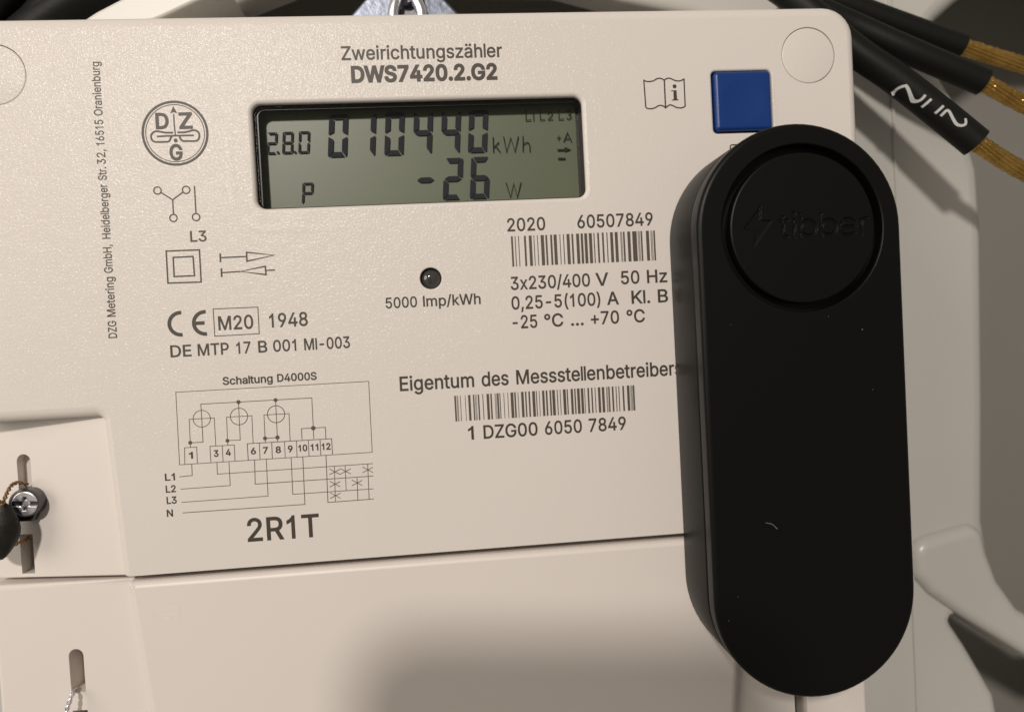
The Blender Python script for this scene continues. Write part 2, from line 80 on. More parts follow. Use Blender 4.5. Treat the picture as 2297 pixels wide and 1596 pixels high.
D['FLANGE'] = [(-71.58,68.44),(-70.59,69.3),(-69.44,70.07),(-67.67,71.19),(-65.9,72.08),(-63.26,73.42),(-60.26,74.79),(-55.32,76.85),(-39.67,76.68),(-45.43,73.89),(-47.76,72.86),(-51.34,71.22),(-54.37,69.84),(-56.49,68.99),(-61.01,68.26)]
D['LOGO_T'] = [('D',-52.12,42.93,-50.0,2.8,40,None),('Z',-47.86,42.85,-45.71,2.84,40,None),('G',-49.95,37.0,-47.84,2.81,40,None)]
D['LOGO_C'] = (-48.83,41.98)
D['LOGO_R'] = [6.1,5.64,5.42,5.26]
D['LOGO_S'] = [([(-48.87,45.57),(-48.91,43.8),(-48.8,41.45)],0.25),([(-52.16,41.46),(-50.58,41.5),(-48.8,41.51),(-47.13,41.5),(-45.45,41.48)],0.326),([(-49.16,42.08),(-50.54,42.13),(-51.49,42.32),(-51.96,42.45),(-52.39,42.44),(-52.83,42.22),(-53.16,41.85),(-53.24,41.41),(-53.15,40.92),(-52.88,40.6),(-52.46,40.44),(-51.41,40.41),(-50.36,40.42),(-50.02,40.53),(-49.8,40.82),(-49.67,41.16),(-49.44,41.45)],0.346),([(-48.42,42.11),(-47.1,42.1),(-46.22,42.27),(-45.63,42.45),(-45.15,42.43),(-44.69,42.18),(-44.43,41.7),(-44.44,41.21),(-44.63,40.72),(-44.98,40.46),(-45.47,40.41),(-46.43,40.43),(-47.39,40.45),(-47.71,40.61),(-47.92,40.91),(-48.06,41.31)],0.346)]
D['LOGO_P'] = [[(-48.86,47.03),(-48.2,45.67),(-48.88,45.92),(-49.48,45.71)]]
D['LOGO_D'] = ((-48.82,40.62),0.365)
D['CE'] = [(-49.99,6.21),(-45.51,6.14),2.44,1.74,1.47]
D['BOOK_I'] = ((47.79,48.48),0.4,[(47.0,47.67),(48.14,47.72),(48.17,46.03),(48.47,45.81),(48.46,45.7),(47.07,45.68),(47.08,45.82),(47.48,45.93),(47.5,47.49),(46.99,47.54)])
D['CIRCUIT'] = [([(-51.69,-6.67),(-15.58,-6.69),(-15.68,-20.45),(-51.84,-20.45)],0.122,True),([(-47.24,-10.35),(-47.26,-9.2),(-26.54,-9.24),(-26.6,-15.05)],0.134,False),(('c',(-47.24,-11.97),1.59),0.13,True),(('c',(-40.35,-11.97),1.6),0.14,True),(('c',(-33.43,-11.96),1.62),0.15,True),([(-49.63,-16.34),(-49.55,-11.93),(-44.93,-11.97),(-44.97,-17.29)],0.122,False),([(-47.24,-10.35),(-47.28,-16.42),(-49.64,-16.41)],0.134,False),([(-49.63,-16.34),(-49.64,-17.3)],0.122,False),([(-42.76,-16.43),(-42.65,-11.95),(-37.95,-11.97),(-38.03,-17.26)],0.122,False),([(-40.28,-9.22),(-40.39,-16.46),(-42.76,-16.43)],0.122,False),([(-42.76,-16.43),(-42.72,-17.29)],0.122,False),([(-35.75,-16.4),(-35.7,-11.97),(-31.0,-11.99),(-31.1,-17.25)],0.122,False),([(-33.36,-9.27),(-33.45,-16.45)],0.134,False),([(-35.76,-16.45),(-33.46,-16.47)],0.134,False),([(-35.76,-16.45),(-35.73,-17.24)],0.134,False),([(-33.45,-16.45),(-33.43,-17.27)],0.122,False),([(-28.85,-17.16),(-28.84,-15.03),(-24.29,-15.05),(-24.35,-17.25)],0.134,False),([(-26.6,-15.05),(-26.62,-17.18)],0.134,False),([(-50.87,-20.39),(-50.73,-17.27),(-48.51,-17.3),(-48.55,-20.48)],0.122,False),([(-46.06,-20.34),(-46.06,-17.31),(-41.54,-17.35),(-41.6,-20.39)],0.122,False),([(-43.79,-17.34),(-43.81,-20.39)],0.122,False),([(-39.13,-20.39),(-39.13,-17.26),(-23.26,-17.32),(-23.27,-20.36)],0.134,False),([(-36.88,-17.29),(-36.93,-20.37)],0.122,False),([(-34.56,-17.27),(-34.63,-20.38)],0.134,False),([(-32.16,-17.28),(-32.2,-20.4)],0.122,False),([(-29.92,-17.31),(-29.98,-20.4)],0.122,False),([(-27.67,-17.31),(-27.71,-20.41)],0.122,False),([(-25.45,-17.33),(-25.48,-20.41)],0.134,False),([(-49.61,-20.48),(-49.65,-22.63),(-52.03,-22.73)],0.134,False),([(-42.72,-20.42),(-42.76,-25.03),(-51.94,-25.08)],0.122,False),([(-35.76,-20.5),(-35.85,-27.55),(-51.91,-27.6)],0.122,False),([(-28.9,-20.42),(-29.03,-29.64),(-51.83,-29.62)],0.134,False),([(-44.95,-20.41),(-45.0,-22.69),(-15.66,-22.65)],0.122,False),([(-37.96,-20.4),(-38.1,-25.09),(-15.73,-25.07)],0.134,False),([(-31.09,-20.4),(-31.2,-27.54),(-15.82,-27.56)],0.122,False),([(-24.51,-20.45),(-24.66,-29.59),(-15.88,-29.53)],0.134,False),([(-23.04,-22.71),(-23.23,-29.62)],0.122,False),([(-20.99,-22.75),(-21.07,-27.53)],0.122,False),([(-16.68,-22.7),(-16.78,-29.54)],0.134,False),([(-18.86,-25.24),(-18.94,-29.56)],0.134,False),([(-24.0,-23.13),(-22.06,-24.34)],0.134,False),([(-24.06,-24.25),(-22.0,-23.32)],0.134,False),([(-21.95,-23.18),(-20.01,-24.38)],0.134,False),([(-22.01,-24.29),(-19.95,-23.36)],0.122,False),([(-17.71,-23.17),(-15.76,-24.38)],0.134,False),([(-17.77,-24.29),(-15.7,-23.36)],0.122,False),([(-24.09,-25.51),(-22.15,-26.72)],0.134,False),([(-24.15,-26.63),(-22.09,-25.7)],0.134,False),([(-19.89,-25.56),(-17.94,-26.77)],0.134,False),([(-19.95,-26.68),(-17.88,-25.75)],0.134,False),([(-24.14,-27.75),(-22.21,-28.96)],0.122,False),([(-24.21,-28.86),(-22.15,-27.94)],0.134,False)]
D['CDOTS'] = [((-40.28,-9.22),0.39),((-33.36,-9.25),0.38),((-26.6,-15.07),0.43),((-49.64,-16.39),0.37),((-42.76,-16.45),0.37),((-35.76,-16.45),0.38),((-33.43,-16.43),0.4)]
D['SYMS'] = [('phase_symbol',('c',(-52.69,31.37),0.67),0.25,True),('phase_symbol',('c',(-47.47,31.31),0.68),0.25,True),('phase_symbol',('c',(-50.1,26.14),0.67),0.25,True),('phase_symbol',('c',(-45.97,26.14),0.68),0.25,True),('phase_symbol',[(-52.09,30.98),(-50.04,29.56),(-48.1,30.89)],0.25,False),('phase_symbol',[(-50.04,29.56),(-50.06,26.87)],0.25,False),('phase_symbol',[(-45.92,32.01),(-45.95,26.87)],0.25,False),('insulation_symbol',[(-51.81,19.99),(-45.74,19.96),(-45.78,13.89),(-51.86,13.96)],0.275,True),('insulation_symbol',[(-50.61,18.74),(-46.97,18.77),(-46.94,15.14),(-50.65,15.13)],0.288,True),('arrow_symbol',[(-41.96,19.13),(-42.01,17.46)],0.312,False),('arrow_symbol',[(-42.01,18.32),(-37.13,18.34)],0.263,False),('arrow_symbol',[(-37.09,19.13),(-32.0,18.36),(-37.11,17.43)],0.288,True),('arrow_symbol',[(-41.93,16.3),(-41.95,14.66)],0.325,False),('arrow_symbol',[(-41.95,15.47),(-38.48,15.55)],0.25,False),('arrow_symbol',[(-38.48,15.55),(-33.77,16.33),(-33.73,14.73)],0.288,True),('arrow_symbol',[(-33.71,15.54),(-31.99,15.54)],0.25,False),('stamp_frame',[(-43.89,8.68),(-35.61,8.64),(-35.65,3.56),(-43.89,3.54)],0.163,True),('manual_symbol',[(41.74,44.44),(41.61,49.8),(42.13,49.57),(42.84,49.53),(43.55,49.65),(44.28,50.07),(44.85,50.14),(45.34,50.02),(45.73,49.71),(46.12,50.0),(46.62,50.13),(47.11,50.02),(47.94,49.62),(48.65,49.5),(49.22,49.59),(49.78,49.86),(49.77,44.47)],0.263,False),('manual_symbol',[(45.76,49.71),(45.75,44.34)],0.288,False),('manual_symbol',[(41.74,44.44),(42.15,44.21),(42.92,44.16),(43.64,44.35),(44.3,44.74),(44.87,44.8),(45.36,44.62),(45.75,44.25),(46.21,44.65),(46.72,44.86),(47.28,44.67),(47.97,44.28),(48.82,44.17),(49.39,44.27),(49.77,44.51)],0.263,False),('key_symbol',[(58.64,34.43),(58.64,36.17),(58.77,36.45),(59.03,36.54),(61.66,36.57)],0.25,False)]
D['BAR1'] = (14.14,20.09,[(13.505,13.875),(14.235,14.405),(14.915,15.075),(16.055,16.445),(17.015,17.595),(17.955,18.115),(18.655,18.815),(19.365,20.015),(20.305,20.665),(21.255,21.645),(21.935,22.555),(23.115,23.275),(23.815,24.005),(24.515,25.125),(25.495,25.855),(26.435,27.035),(27.335,27.795),(28.065,28.645),(28.975,29.595),(29.915,30.125),(30.655,31.025),(31.605,31.965),(32.515,32.725),(33.255,33.835),(34.195,34.795),(35.325,35.455),(35.535,35.655),(35.855,36.205),(36.735,37.345),(37.725,38.635),(38.885,39.005),(39.105,39.235),(39.425,39.755),(40.515,41.135),(41.465,41.605),(41.715,41.835),(42.015,42.355)])
D['BAR2'] = (-15.51,-10.47,[(0.73,1.06),(1.21,1.32),(1.39,1.48),(1.85,1.98),(2.81,2.92),(3.43,3.89),(4.37,4.63),(4.78,4.89),(5.0,5.09),(5.33,5.61),(6.24,6.4),(7.05,7.55),(7.79,8.09),(8.66,8.77),(8.88,8.98),(9.09,9.44),(9.59,9.77),(10.39,10.52),(11.17,11.3),(11.78,12.34),(12.51,12.82),(13.21,13.34),(13.87,14.37),(14.65,14.93),(15.32,15.64),(16.07,16.63),(16.82,17.01),(17.42,17.55),(18.04,18.5),(18.77,19.1),(19.52,19.85),(20.04,20.61),(20.98,21.17),(21.58,21.73),(22.21,22.77),(22.96,23.2),(23.75,24.22),(24.47,24.75),(25.03,25.56),(25.79,26.3),(26.49,26.64),(27.12,27.46),(27.87,28.16),(28.59,28.76),(29.24,29.73),(30.02,30.53),(30.91,31.03),(31.1,31.2),(31.33,31.62),(32.05,32.4),(32.82,33.01),(33.39,33.58),(34.19,34.53),(35.11,35.62),(35.78,35.85),(35.93,36.01),(36.08,36.2),(36.29,36.64)])
D['DIGITS'] = [('digit',-21.54,37.78,3.72,8.31,'abcdef',1.02),('digit',-16.06,37.82,3.74,8.37,'bc',1.03),('digit',-10.49,37.77,3.76,8.42,'abcdef',1.04),('digit',-4.87,37.91,3.79,8.26,'bcfg',1.05),('digit',0.68,37.86,3.82,8.29,'bcfg',1.05),('digit',6.14,37.82,3.84,8.37,'abcdef',1.06),('digit',0.61,28.57,3.82,8.28,'abged',1.05),('digit',6.04,28.56,3.84,8.34,'afgedc',1.05),('digit',-4.86,28.55,3.8,8.22,'g',1.04),('small_digit',-33.35,38.73,1.98,4.22,'abged',0.42),('small_digit',-30.34,38.73,2.05,4.26,'abcdefg',0.42),('small_digit',-27.22,38.73,2.12,4.29,'abcdef',0.42),('small_digit',-27.1,28.84,2.12,4.09,'abfge',0.42)]
D['LDOTS'] = [(-31.13,39.03),(-27.84,38.99)]
D['LSTROKES'] = [([(11.41,40.75),(11.33,37.74)],0.21),([(12.5,39.69),(11.39,38.63)],0.22),([(11.79,39.02),(12.68,37.75)],0.22),([(13.53,40.75),(13.97,37.74),(14.97,40.52),(15.68,37.69),(16.52,40.74)],0.22),([(17.47,40.79),(17.33,37.71)],0.21),([(17.37,38.89),(17.71,39.31),(18.2,39.52),(18.58,39.32),(18.75,38.92),(18.73,37.67)],0.21),([(13.56,31.54),(14.27,28.59),(15.08,31.38),(15.67,28.54),(16.55,31.48)],0.21),([(24.8,40.67),(24.75,39.76)],0.18),([(24.43,40.23),(25.16,40.22)],0.18),([(25.74,39.39),(26.58,41.2),(27.35,39.37)],0.2),([(26.04,39.96),(27.13,39.96)],0.19),([(24.46,37.79),(25.93,37.78)],0.34),([(24.48,36.03),(25.8,36.01)],0.37),([(18.3,45.89),(18.27,43.92),(19.26,43.99)],0.19),([(19.68,45.15),(19.86,45.22),(19.82,43.85)],0.18),([(21.19,45.81),(21.19,43.94),(22.11,43.99)],0.18),([(22.77,45.07),(22.98,45.42),(23.35,45.47),(23.64,45.28),(23.65,44.93),(22.81,43.97),(23.75,43.99)],0.19),([(25.04,45.84),(25.02,43.93),(25.98,43.99)],0.18),([(26.65,45.48),(26.94,45.66),(27.34,45.62),(27.53,45.3),(27.3,44.95),(26.98,44.88),(27.37,44.74),(27.55,44.39),(27.31,44.05),(26.86,44.0),(26.61,44.18)],0.18)]
D['LARROW'] = [(25.84,38.35),(27.21,37.79),(25.83,37.37)]
D['LCD'] = [(-34.45,47.22),(28.86,46.97),(29.11,27.21),(-34.76,27.34)]
D['COVER_TOP'] = [(-79.59,63.93),(79.89,64.09)]
D['COVER_RIGHT'] = [(85.83,60.15),(85.83,37.88)]
D['COVER_BOT'] = [(-41.91,-41.17),(45.06,-41.12),(-62.32,-41.0)]
D['NOTCH'] = [(-84.42,-10.26),(-65.42,-10.66),(-63.6,-41.27),(-63.36,-9.92),(-62.11,-40.88)]
D['LOW_TOP'] = [(-63.16,-42.08),(-34.83,-42.35)]
D['LOW_LEFT'] = [(-63.39,-42.71),(-61.59,-64.51),(-61.24,-67.97)]
D['LOW_RIGHT'] = [(55.64,-65.71),(54.05,-79.14)]
D['LOW_REDGE'] = [(83.85,-77.28),(83.89,-83.15)]
D['LOW_PANELTOP'] = [(-87.52,-41.13),(-64.08,-42.17)]
D['PLUG_R'] = ((75.8,54.09),5.64,5.66)
D['PLUG_L'] = (-80.36,53.63)
D['BUTTON'] = [(55.43,51.36),(67.79,51.28),(67.76,39.82),(55.44,38.8)]
D['LED'] = ((-2.53,12.61),2.08)
D['RIDGE'] = [(-32.26,49.0),(-33.44,26.25),(-39.17,34.59),(-38.69,27.79),(-37.19,25.12),(0.56,23.29)]
D['SLOT1'] = [(-82.07,-17.1),(-83.51,-19.0),(-80.88,-19.17),(-80.95,-23.32),(-83.77,-23.12)]
D['SLOT1B'] = [(-83.96,-32.49),(-81.45,-32.63),(-81.5,-40.56),(-83.99,-40.36)]
D['SCREW'] = [(-78.69,-25.38),2.41,(-77.2,-26.07)]
D['SLOT2'] = [(-74.43,-55.24),(-75.96,-57.12),(-73.17,-57.37),(-73.19,-63.36),(-76.09,-63.7)]
D['SLOT2B'] = [(-75.97,-67.14),(-73.15,-67.33)]
D['SLOT_R'] = [(67.38,-77.81),(70.18,-79.2)]
D['SEAL'] = [(-82.74,-24.86),(-81.35,-26.48),(-81.15,-29.39),(-81.64,-32.09),(-82.49,-34.15),(-83.44,-35.6)]
D['SEALWIRE'] = [(-82.2,-23.1,-5),(-82.51,-22.21,-2.5),(-82.94,-22.38,-1.5),(-82.97,-23.33,0),(-82.98,-24.36,1),(-83.36,-25.6,1.5)]
D['SEALWIRE2'] = [(-82.94,-32.68,1),(-83.12,-33.49,0),(-83.2,-33.63,-2),(-83.11,-33.87,-4),(-83.66,-33.82,-7)]
D['SWIRE'] = [(-76.13,-63.75,-6),(-74.9,-62.96,-2.4),(-74.8,-63.52,-1.2),(-75.16,-64.75,-0.6),(-75.4,-65.83,-0.3),(-75.63,-67.19,0.4)]
D['PUCK'] = {'xl': 45.05,'xl2': [45.2,45.09,45.15],'xr': [83.64,82.92,82.79],'yt': 35.89,'yb': -68.05,'seam': [45.32,45.02],'flat': [46.32,45.5],'disc': [(49.73,17.93),(79.65,16.74),(65.21,32.44),(63.83,2.15)]}
D['BOLT'] = [([(53.65,17.47),(56.5,20.88),(57.03,21.11),(56.61,19.02),(56.53,18.72),(58.64,18.39),(58.68,17.95),(55.36,14.3),(54.99,14.75),(55.45,16.28),(55.62,17.2),(53.65,17.47)],1)]
D['TIB'] = [[(60.87,19.17),(60.79,16.19),(61.09,15.68),(61.61,15.6)],[(60.32,18.57),(61.74,18.58)],[(62.91,18.59),(62.83,15.48)],[(64.13,19.66),(64.07,15.56)],[(68.02,19.52),(67.98,15.59)],[(71.57,17.0),(74.46,17.02),(74.23,17.78),(73.47,18.43),(72.42,18.35),(71.73,17.62),(71.56,16.63),(72.04,15.73),(73.08,15.44),(74.15,15.84)],[(75.44,18.23),(75.45,15.47)],[(75.39,17.23),(75.83,18.22),(76.63,18.44)]]
D['TIBDOT'] = (62.89,19.46)
D['TIBO'] = [(65.57,17.12),(69.42,17.09),1.49]
D['LINT'] = [(55.06,-35.29,17.2),(56.03,-35.53,17.6),(57.09,-36.51,17.3)]
D['SPECKS'] = [(74.84,-1.63),(68.57,1.06),(50.38,0.47),(47.51,-52.45),(76.41,-12.62),(76.32,-12.64),(49.4,-48.32)]
D['CABLE_A'] = [(85.63,75.8,-18),(96.89,70.59,-17),(108.85,65.52,-16),(119.99,60.88,-15)]
D['COPPER_A'] = [(119.99,60.88,-15),(127.59,58.57,-15),(139.18,55.12,-15)]
D['CABLE_B'] = [(81.05,73.49,-17),(87.1,69.37,-15),(94.27,65.46,-14),(105.25,58.47,-11),(120.2,50.82,-9)]
D['COPPER_B'] = [(120.2,50.82,-9),(126.41,47.35,-9),(132.94,44.08,-9)]
D['CABLE_C'] = [(77.71,76.84,-18),(81.95,71.32,-15),(91.63,59.44,-11),(99.85,51.73,-8.5),(108.15,43.48,-6.5),(114.99,36.57,-5)]
D['COPPER_C'] = [(114.99,36.57,-5),(120.9,32.83,-5),(129.37,28.11,-5)]
D['CDIA'] = [3.05]
D['MARKS'] = [[(98.61,48.13),(98.46,48.61),(98.79,49.07),(99.63,49.24),(100.1,48.96),(101.34,46.56),(102.01,45.94),(102.71,46.0),(103.36,46.77)],[(104.44,45.82),(103.27,44.67)],[(106.71,44.18),(105.53,43.02)],[(106.49,42.33),(107.23,43.11),(107.79,42.96),(108.69,41.08),(109.36,40.13),(110.19,39.79),(110.86,40.09),(110.96,41.15)]]
D['TL'] = [[(-90.63,74.36,-20),(-88.19,77.21,-20)],[(-84.73,74.97,-22),(-81.12,78.96,-22)],[(-77.29,73.43,-20),(-72.47,77.37,-20)]]
D['TL_E'] = [(-89.05,72.07),(-85.38,76.45),(-87.92,72.05),(-83.91,76.43),(-73.16,72.0),(-65.65,76.19)]
D['OPEN_R'] = [(149.24,89.03),(129.66,77.4),(120.19,69.82),(122.64,60.35),(128.55,50.52),(132.54,35.26),(132.96,20.02),(131.74,-21.53),(130.41,-51.26),(131.38,-59.1),(133.88,-67.08),(139.24,-74.79),(153.1,-86.69),(187.15,-90.91),(193.36,88.72)]
D['OPEN_LR'] = [(116.57,-70.31),(123.66,-81.8),(130.76,-94.74),(132.16,-103.85),(131.44,-121.79),(185.88,-127.67),(186.52,-109.26),(138.44,-85.92)]
D['OPEN_T'] = [(-58.32,70.03),(-55.47,72.92),(-48.57,76.15),(-39.69,79.17),(-29.72,82.9),(29.8,81.74),(45.32,77.45),(62.22,73.9),(77.16,68.65),(1.68,37.54),(-56.31,59.21)]
D['ARM'] = [(108.82,-54.04),(127.0,-50.47),(128.51,-58.27),(130.99,-65.32),(136.0,-72.71),(158.8,-88.82),(158.43,-98.78),(135.24,-83.15),(122.14,-74.14),(113.33,-67.33),(109.69,-62.71)]
D['SEAM'] = [(109.92,82.91),(109.96,49.9),(110.43,-68.99),(110.26,-108.29)]
D['BRK'] = [(-17.16,71.15),(-13.88,74.59),(3.97,74.35),(6.69,71.18)]
D['BRK2'] = [(-8.66,69.5),(-7.01,72.67),(-3.0,69.41),(-2.41,72.61),(-1.43,69.47),(-4.88,72.64)]
D['BOX'] = [(-20.5,87.28),(7.08,86.89)]
D['RESIDUE'] = [([(-57.7,-47.37),(-55.91,-47.4),(-53.78,-47.44)],0.2),([(-57.84,-47.82),(-55.71,-47.84),(-53.69,-47.87)],0.15),([(-57.35,-48.83),(-55.55,-48.84),(-53.75,-48.76)],0.27),([(-57.16,-49.45),(-56.48,-49.37),(-55.37,-49.56)],0.22),([(-56.63,-49.92),(-56.06,-49.83),(-55.56,-49.78)],0.27),([(-53.76,-47.44),(-53.76,-48.99),(-53.77,-49.93)],0.16),([(-58.55,-48.35),(-58.45,-49.3),(-58.2,-50.02)],0.14)]
D['AXES'] = [[0.995,-0.053,0.087],[0.055,0.998,-0.018],[-0.086,0.023,0.996]]


# ------------------------------------------------------------------ materials
def mat(name, color, rough=0.5, metal=0.0, spec=0.5, bump=None, vary=None, coat=0.0, coat_rough=0.15, fine=None):
    m = bpy.data.materials.new(name)
    m.use_nodes = True
    nt = m.node_tree
    b = nt.nodes['Principled BSDF']
    b.inputs['Base Color'].default_value = (*color, 1)
    b.inputs['Roughness'].default_value = rough
    b.inputs['Metallic'].default_value = metal
    b.inputs['Specular IOR Level'].default_value = spec
    b.inputs['Coat Weight'].default_value = coat
    b.inputs['Coat Roughness'].default_value = coat_rough
    geo = nt.nodes.new('ShaderNodeNewGeometry')
    for layer, target in ((bump, 'Normal'), (fine, 'Coat Normal')):
        if not layer:
            continue
        prev = None
        for scale, dist, detail in layer:
            n = nt.nodes.new('ShaderNodeTexNoise')
            n.inputs['Scale'].default_value = scale
            n.inputs['Detail'].default_value = detail
            nt.links.new(geo.outputs['Position'], n.inputs['Vector'])
            bp = nt.nodes.new('ShaderNodeBump')
            bp.inputs['Strength'].default_value = 1.0
            bp.inputs['Distance'].default_value = dist
            nt.links.new(n.outputs['Fac'], bp.inputs['Height'])
            if prev:
                nt.links.new(prev.outputs['Normal'], bp.inputs['Normal'])
            prev = bp
        nt.links.new(prev.outputs['Normal'], b.inputs[target])
    if vary:
        scale, amount, c2 = vary
        n = nt.nodes.new('ShaderNodeTexNoise')
        n.inputs['Scale'].default_value = scale
        n.inputs['Detail'].default_value = 5.0
        nt.links.new(geo.outputs['Position'], n.inputs['Vector'])
        r = nt.nodes.new('ShaderNodeMapRange')
        r.inputs['From Min'].default_value = 0.35
        r.inputs['From Max'].default_value = 0.75
        r.inputs['To Max'].default_value = amount
        nt.links.new(n.outputs['Fac'], r.inputs['Value'])
        mx = nt.nodes.new('ShaderNodeMix')
        mx.data_type = 'RGBA'
        mx.inputs['A'].default_value = (*color, 1)
        mx.inputs['B'].default_value = (*c2, 1)
        nt.links.new(r.outputs['Result'], mx.inputs['Factor'])
        nt.links.new(mx.outputs['Result'], b.inputs['Base Color'])
    return m


M = {}
M['cover'] = mat('grained_beige_plastic', (0.69, 0.638, 0.597), 0.5, spec=0.15, bump=[(1700, 0.000028, 2.0)], coat=0.30, coat_rough=0.17, fine=[(2100, 0.00015, 2.0), (260, 0.00016, 1.0)],
                 vary=(60, 0.10, (0.62, 0.57, 0.51)))
M['smooth'] = mat('smooth_beige_plastic', (0.71, 0.65, 0.607), 0.42, bump=[(1200, 0.000012, 2.0)],
                  vary=(45, 0.12, (0.64, 0.58, 0.52)))
M['ink'] = mat('dark_brown_print', (0.042, 0.033, 0.023), 0.5, vary=(2500, 0.5, (0.07, 0.056, 0.042)))
M['ink_light'] = mat('faded_brown_print', (0.075, 0.06, 0.045), 0.5, vary=(2500, 0.5, (0.115, 0.093, 0.07)))
M['board'] = mat('white_board_plastic', (0.51, 0.495, 0.457), 0.30, bump=[(900, 0.00001, 2.0)], vary=(30, 0.12, (0.42, 0.405, 0.37)))
M['board_white'] = mat('white_flange_plastic', (0.66, 0.645, 0.60), 0.4, vary=(60, 0.15, (0.58, 0.56, 0.51)))
M['cabinet'] = mat('grey_cabinet_sheet', (0.27, 0.255, 0.23), 0.55, vary=(30, 0.2, (0.235, 0.222, 0.20)))
M['black_frame'] = mat('black_display_frame', (0.022, 0.018, 0.014), 0.35)
M['lcd'] = mat('grey_green_lcd', (0.160, 0.185, 0.112), 0.40, spec=0.55, bump=[(4200, 0.00001, 1.0)], vary=(2600, 0.35, (0.128, 0.150, 0.090)))
M['segment'] = mat('lcd_segment_navy', (0.040, 0.044, 0.053), 0.6, spec=0.03)
M['unit'] = mat('lcd_unit_print', (0.035, 0.038, 0.028), 0.6, spec=0.03)
M['blue'] = mat('blue_button_plastic', (0.007, 0.038, 0.185), 0.32, spec=0.35, bump=[(1800, 0.00001, 2.0)])
M['black'] = mat('satin_black_plastic', (0.0025, 0.0025, 0.0021), 0.40, spec=0.20, bump=[(3500, 0.000006, 2.0)])
M['gap'] = mat('dark_seam_plastic', (0.004, 0.004, 0.004), 0.7, spec=0.1)
M['rubber'] = mat('black_cable_sheath', (0.0065, 0.0066, 0.0054), 0.52, spec=0.2, bump=[(900, 0.00004, 3.0)])
M['copper'] = mat('tarnished_copper', (0.62, 0.39, 0.11), 0.28, metal=0.95, bump=[(700, 0.00012, 3.0)], vary=(260, 0.8, (0.34, 0.19, 0.045)))
M['sealcopper'] = mat('dull_copper_wire', (0.30, 0.17, 0.075), 0.45, metal=0.7)
M['paint'] = mat('white_marker_paint', (0.48, 0.48, 0.48), 0.6)
M['steel'] = mat('bright_steel', (0.80, 0.78, 0.82), 0.33, metal=1.0, bump=[(900, 0.00003, 3.0)])
M['darksteel'] = mat('dark_steel', (0.12, 0.115, 0.12), 0.35, metal=1.0)
M['zinc'] = mat('zinc_plated_sheet', (0.20, 0.22, 0.27), 0.42, metal=0.9, bump=[(500, 0.00014, 4.0)], vary=(300, 0.7, (0.13, 0.145, 0.18)))
M['seal'] = mat('dark_seal_body', (0.012, 0.011, 0.009), 0.42, spec=0.3, bump=[(500, 0.0002, 3.0)], vary=(400, 0.5, (0.03, 0.026, 0.02)))
M['led'] = mat('smoked_led_lens', (0.045, 0.043, 0.041), 0.05, spec=0.9)
M['lint'] = mat('pale_lint', (0.22, 0.21, 0.18), 0.8)
M['phone'] = mat('dark_phone_glass', (0.02, 0.02, 0.022), 0.25)


def glass_mat():
    m = bpy.data.materials.new('clear_window_plastic')
    m.use_nodes = True
    nt = m.node_tree
    nt.nodes.remove(nt.nodes['Principled BSDF'])
    out = nt.nodes['Material Output']
    tr = nt.nodes.new('ShaderNodeBsdfTransparent')
    tr.inputs[0].default_value = (0.93, 0.94, 0.90, 1)
    lw = nt.nodes.new('ShaderNodeLayerWeight')      # dims oblique light, put in to deepen the shade on the display
    lw.inputs['Blend'].default_value = 0.5
    mr = nt.nodes.new('ShaderNodeMapRange')
    mr.inputs['From Min'].default_value = 0.13
    mr.inputs['From Max'].default_value = 0.30
    mr.inputs['To Min'].default_value = 0.97
    mr.inputs['To Max'].default_value = 0.14
    nt.links.new(lw.outputs['Facing'], mr.inputs['Value'])
    nt.links.new(mr.outputs['Result'], tr.inputs[0])
    gl = nt.nodes.new('ShaderNodeBsdfGlossy')
    gl.inputs['Roughness'].default_value = 0.04
    fr = nt.nodes.new('ShaderNodeFresnel')
    fr.inputs['IOR'].default_value = 1.45
    mx = nt.nodes.new('ShaderNodeMixShader')
    nt.links.new(fr.outputs[0], mx.inputs[0])
    nt.links.new(tr.outputs[0], mx.inputs[1])
    nt.links.new(gl.outputs[0], mx.inputs[2])
    nt.links.new(mx.outputs[0], out.inputs[0])
    return m


M['glass'] = glass_mat()
M['residue'] = mat('pale_glue_residue', (0.755, 0.705, 0.65), 0.35, vary=(1500, 0.9, (0.71, 0.65, 0.607)))

# ------------------------------------------------------------------ mesh building
def winding(q, poly):
    """non-zero winding test of a point against a polygon"""
    w = 0
    for i in range(len(poly)):
        a, b = poly[i - 1], poly[i]
        if (a[1] <= q.y) != (b[1] <= q.y):
            x = a[0] + (q.y - a[1]) / (b[1] - a[1]) * (b[0] - a[0])
            if x > q.x:
                w += 1 if b[1] > a[1] else -1
    return w != 0


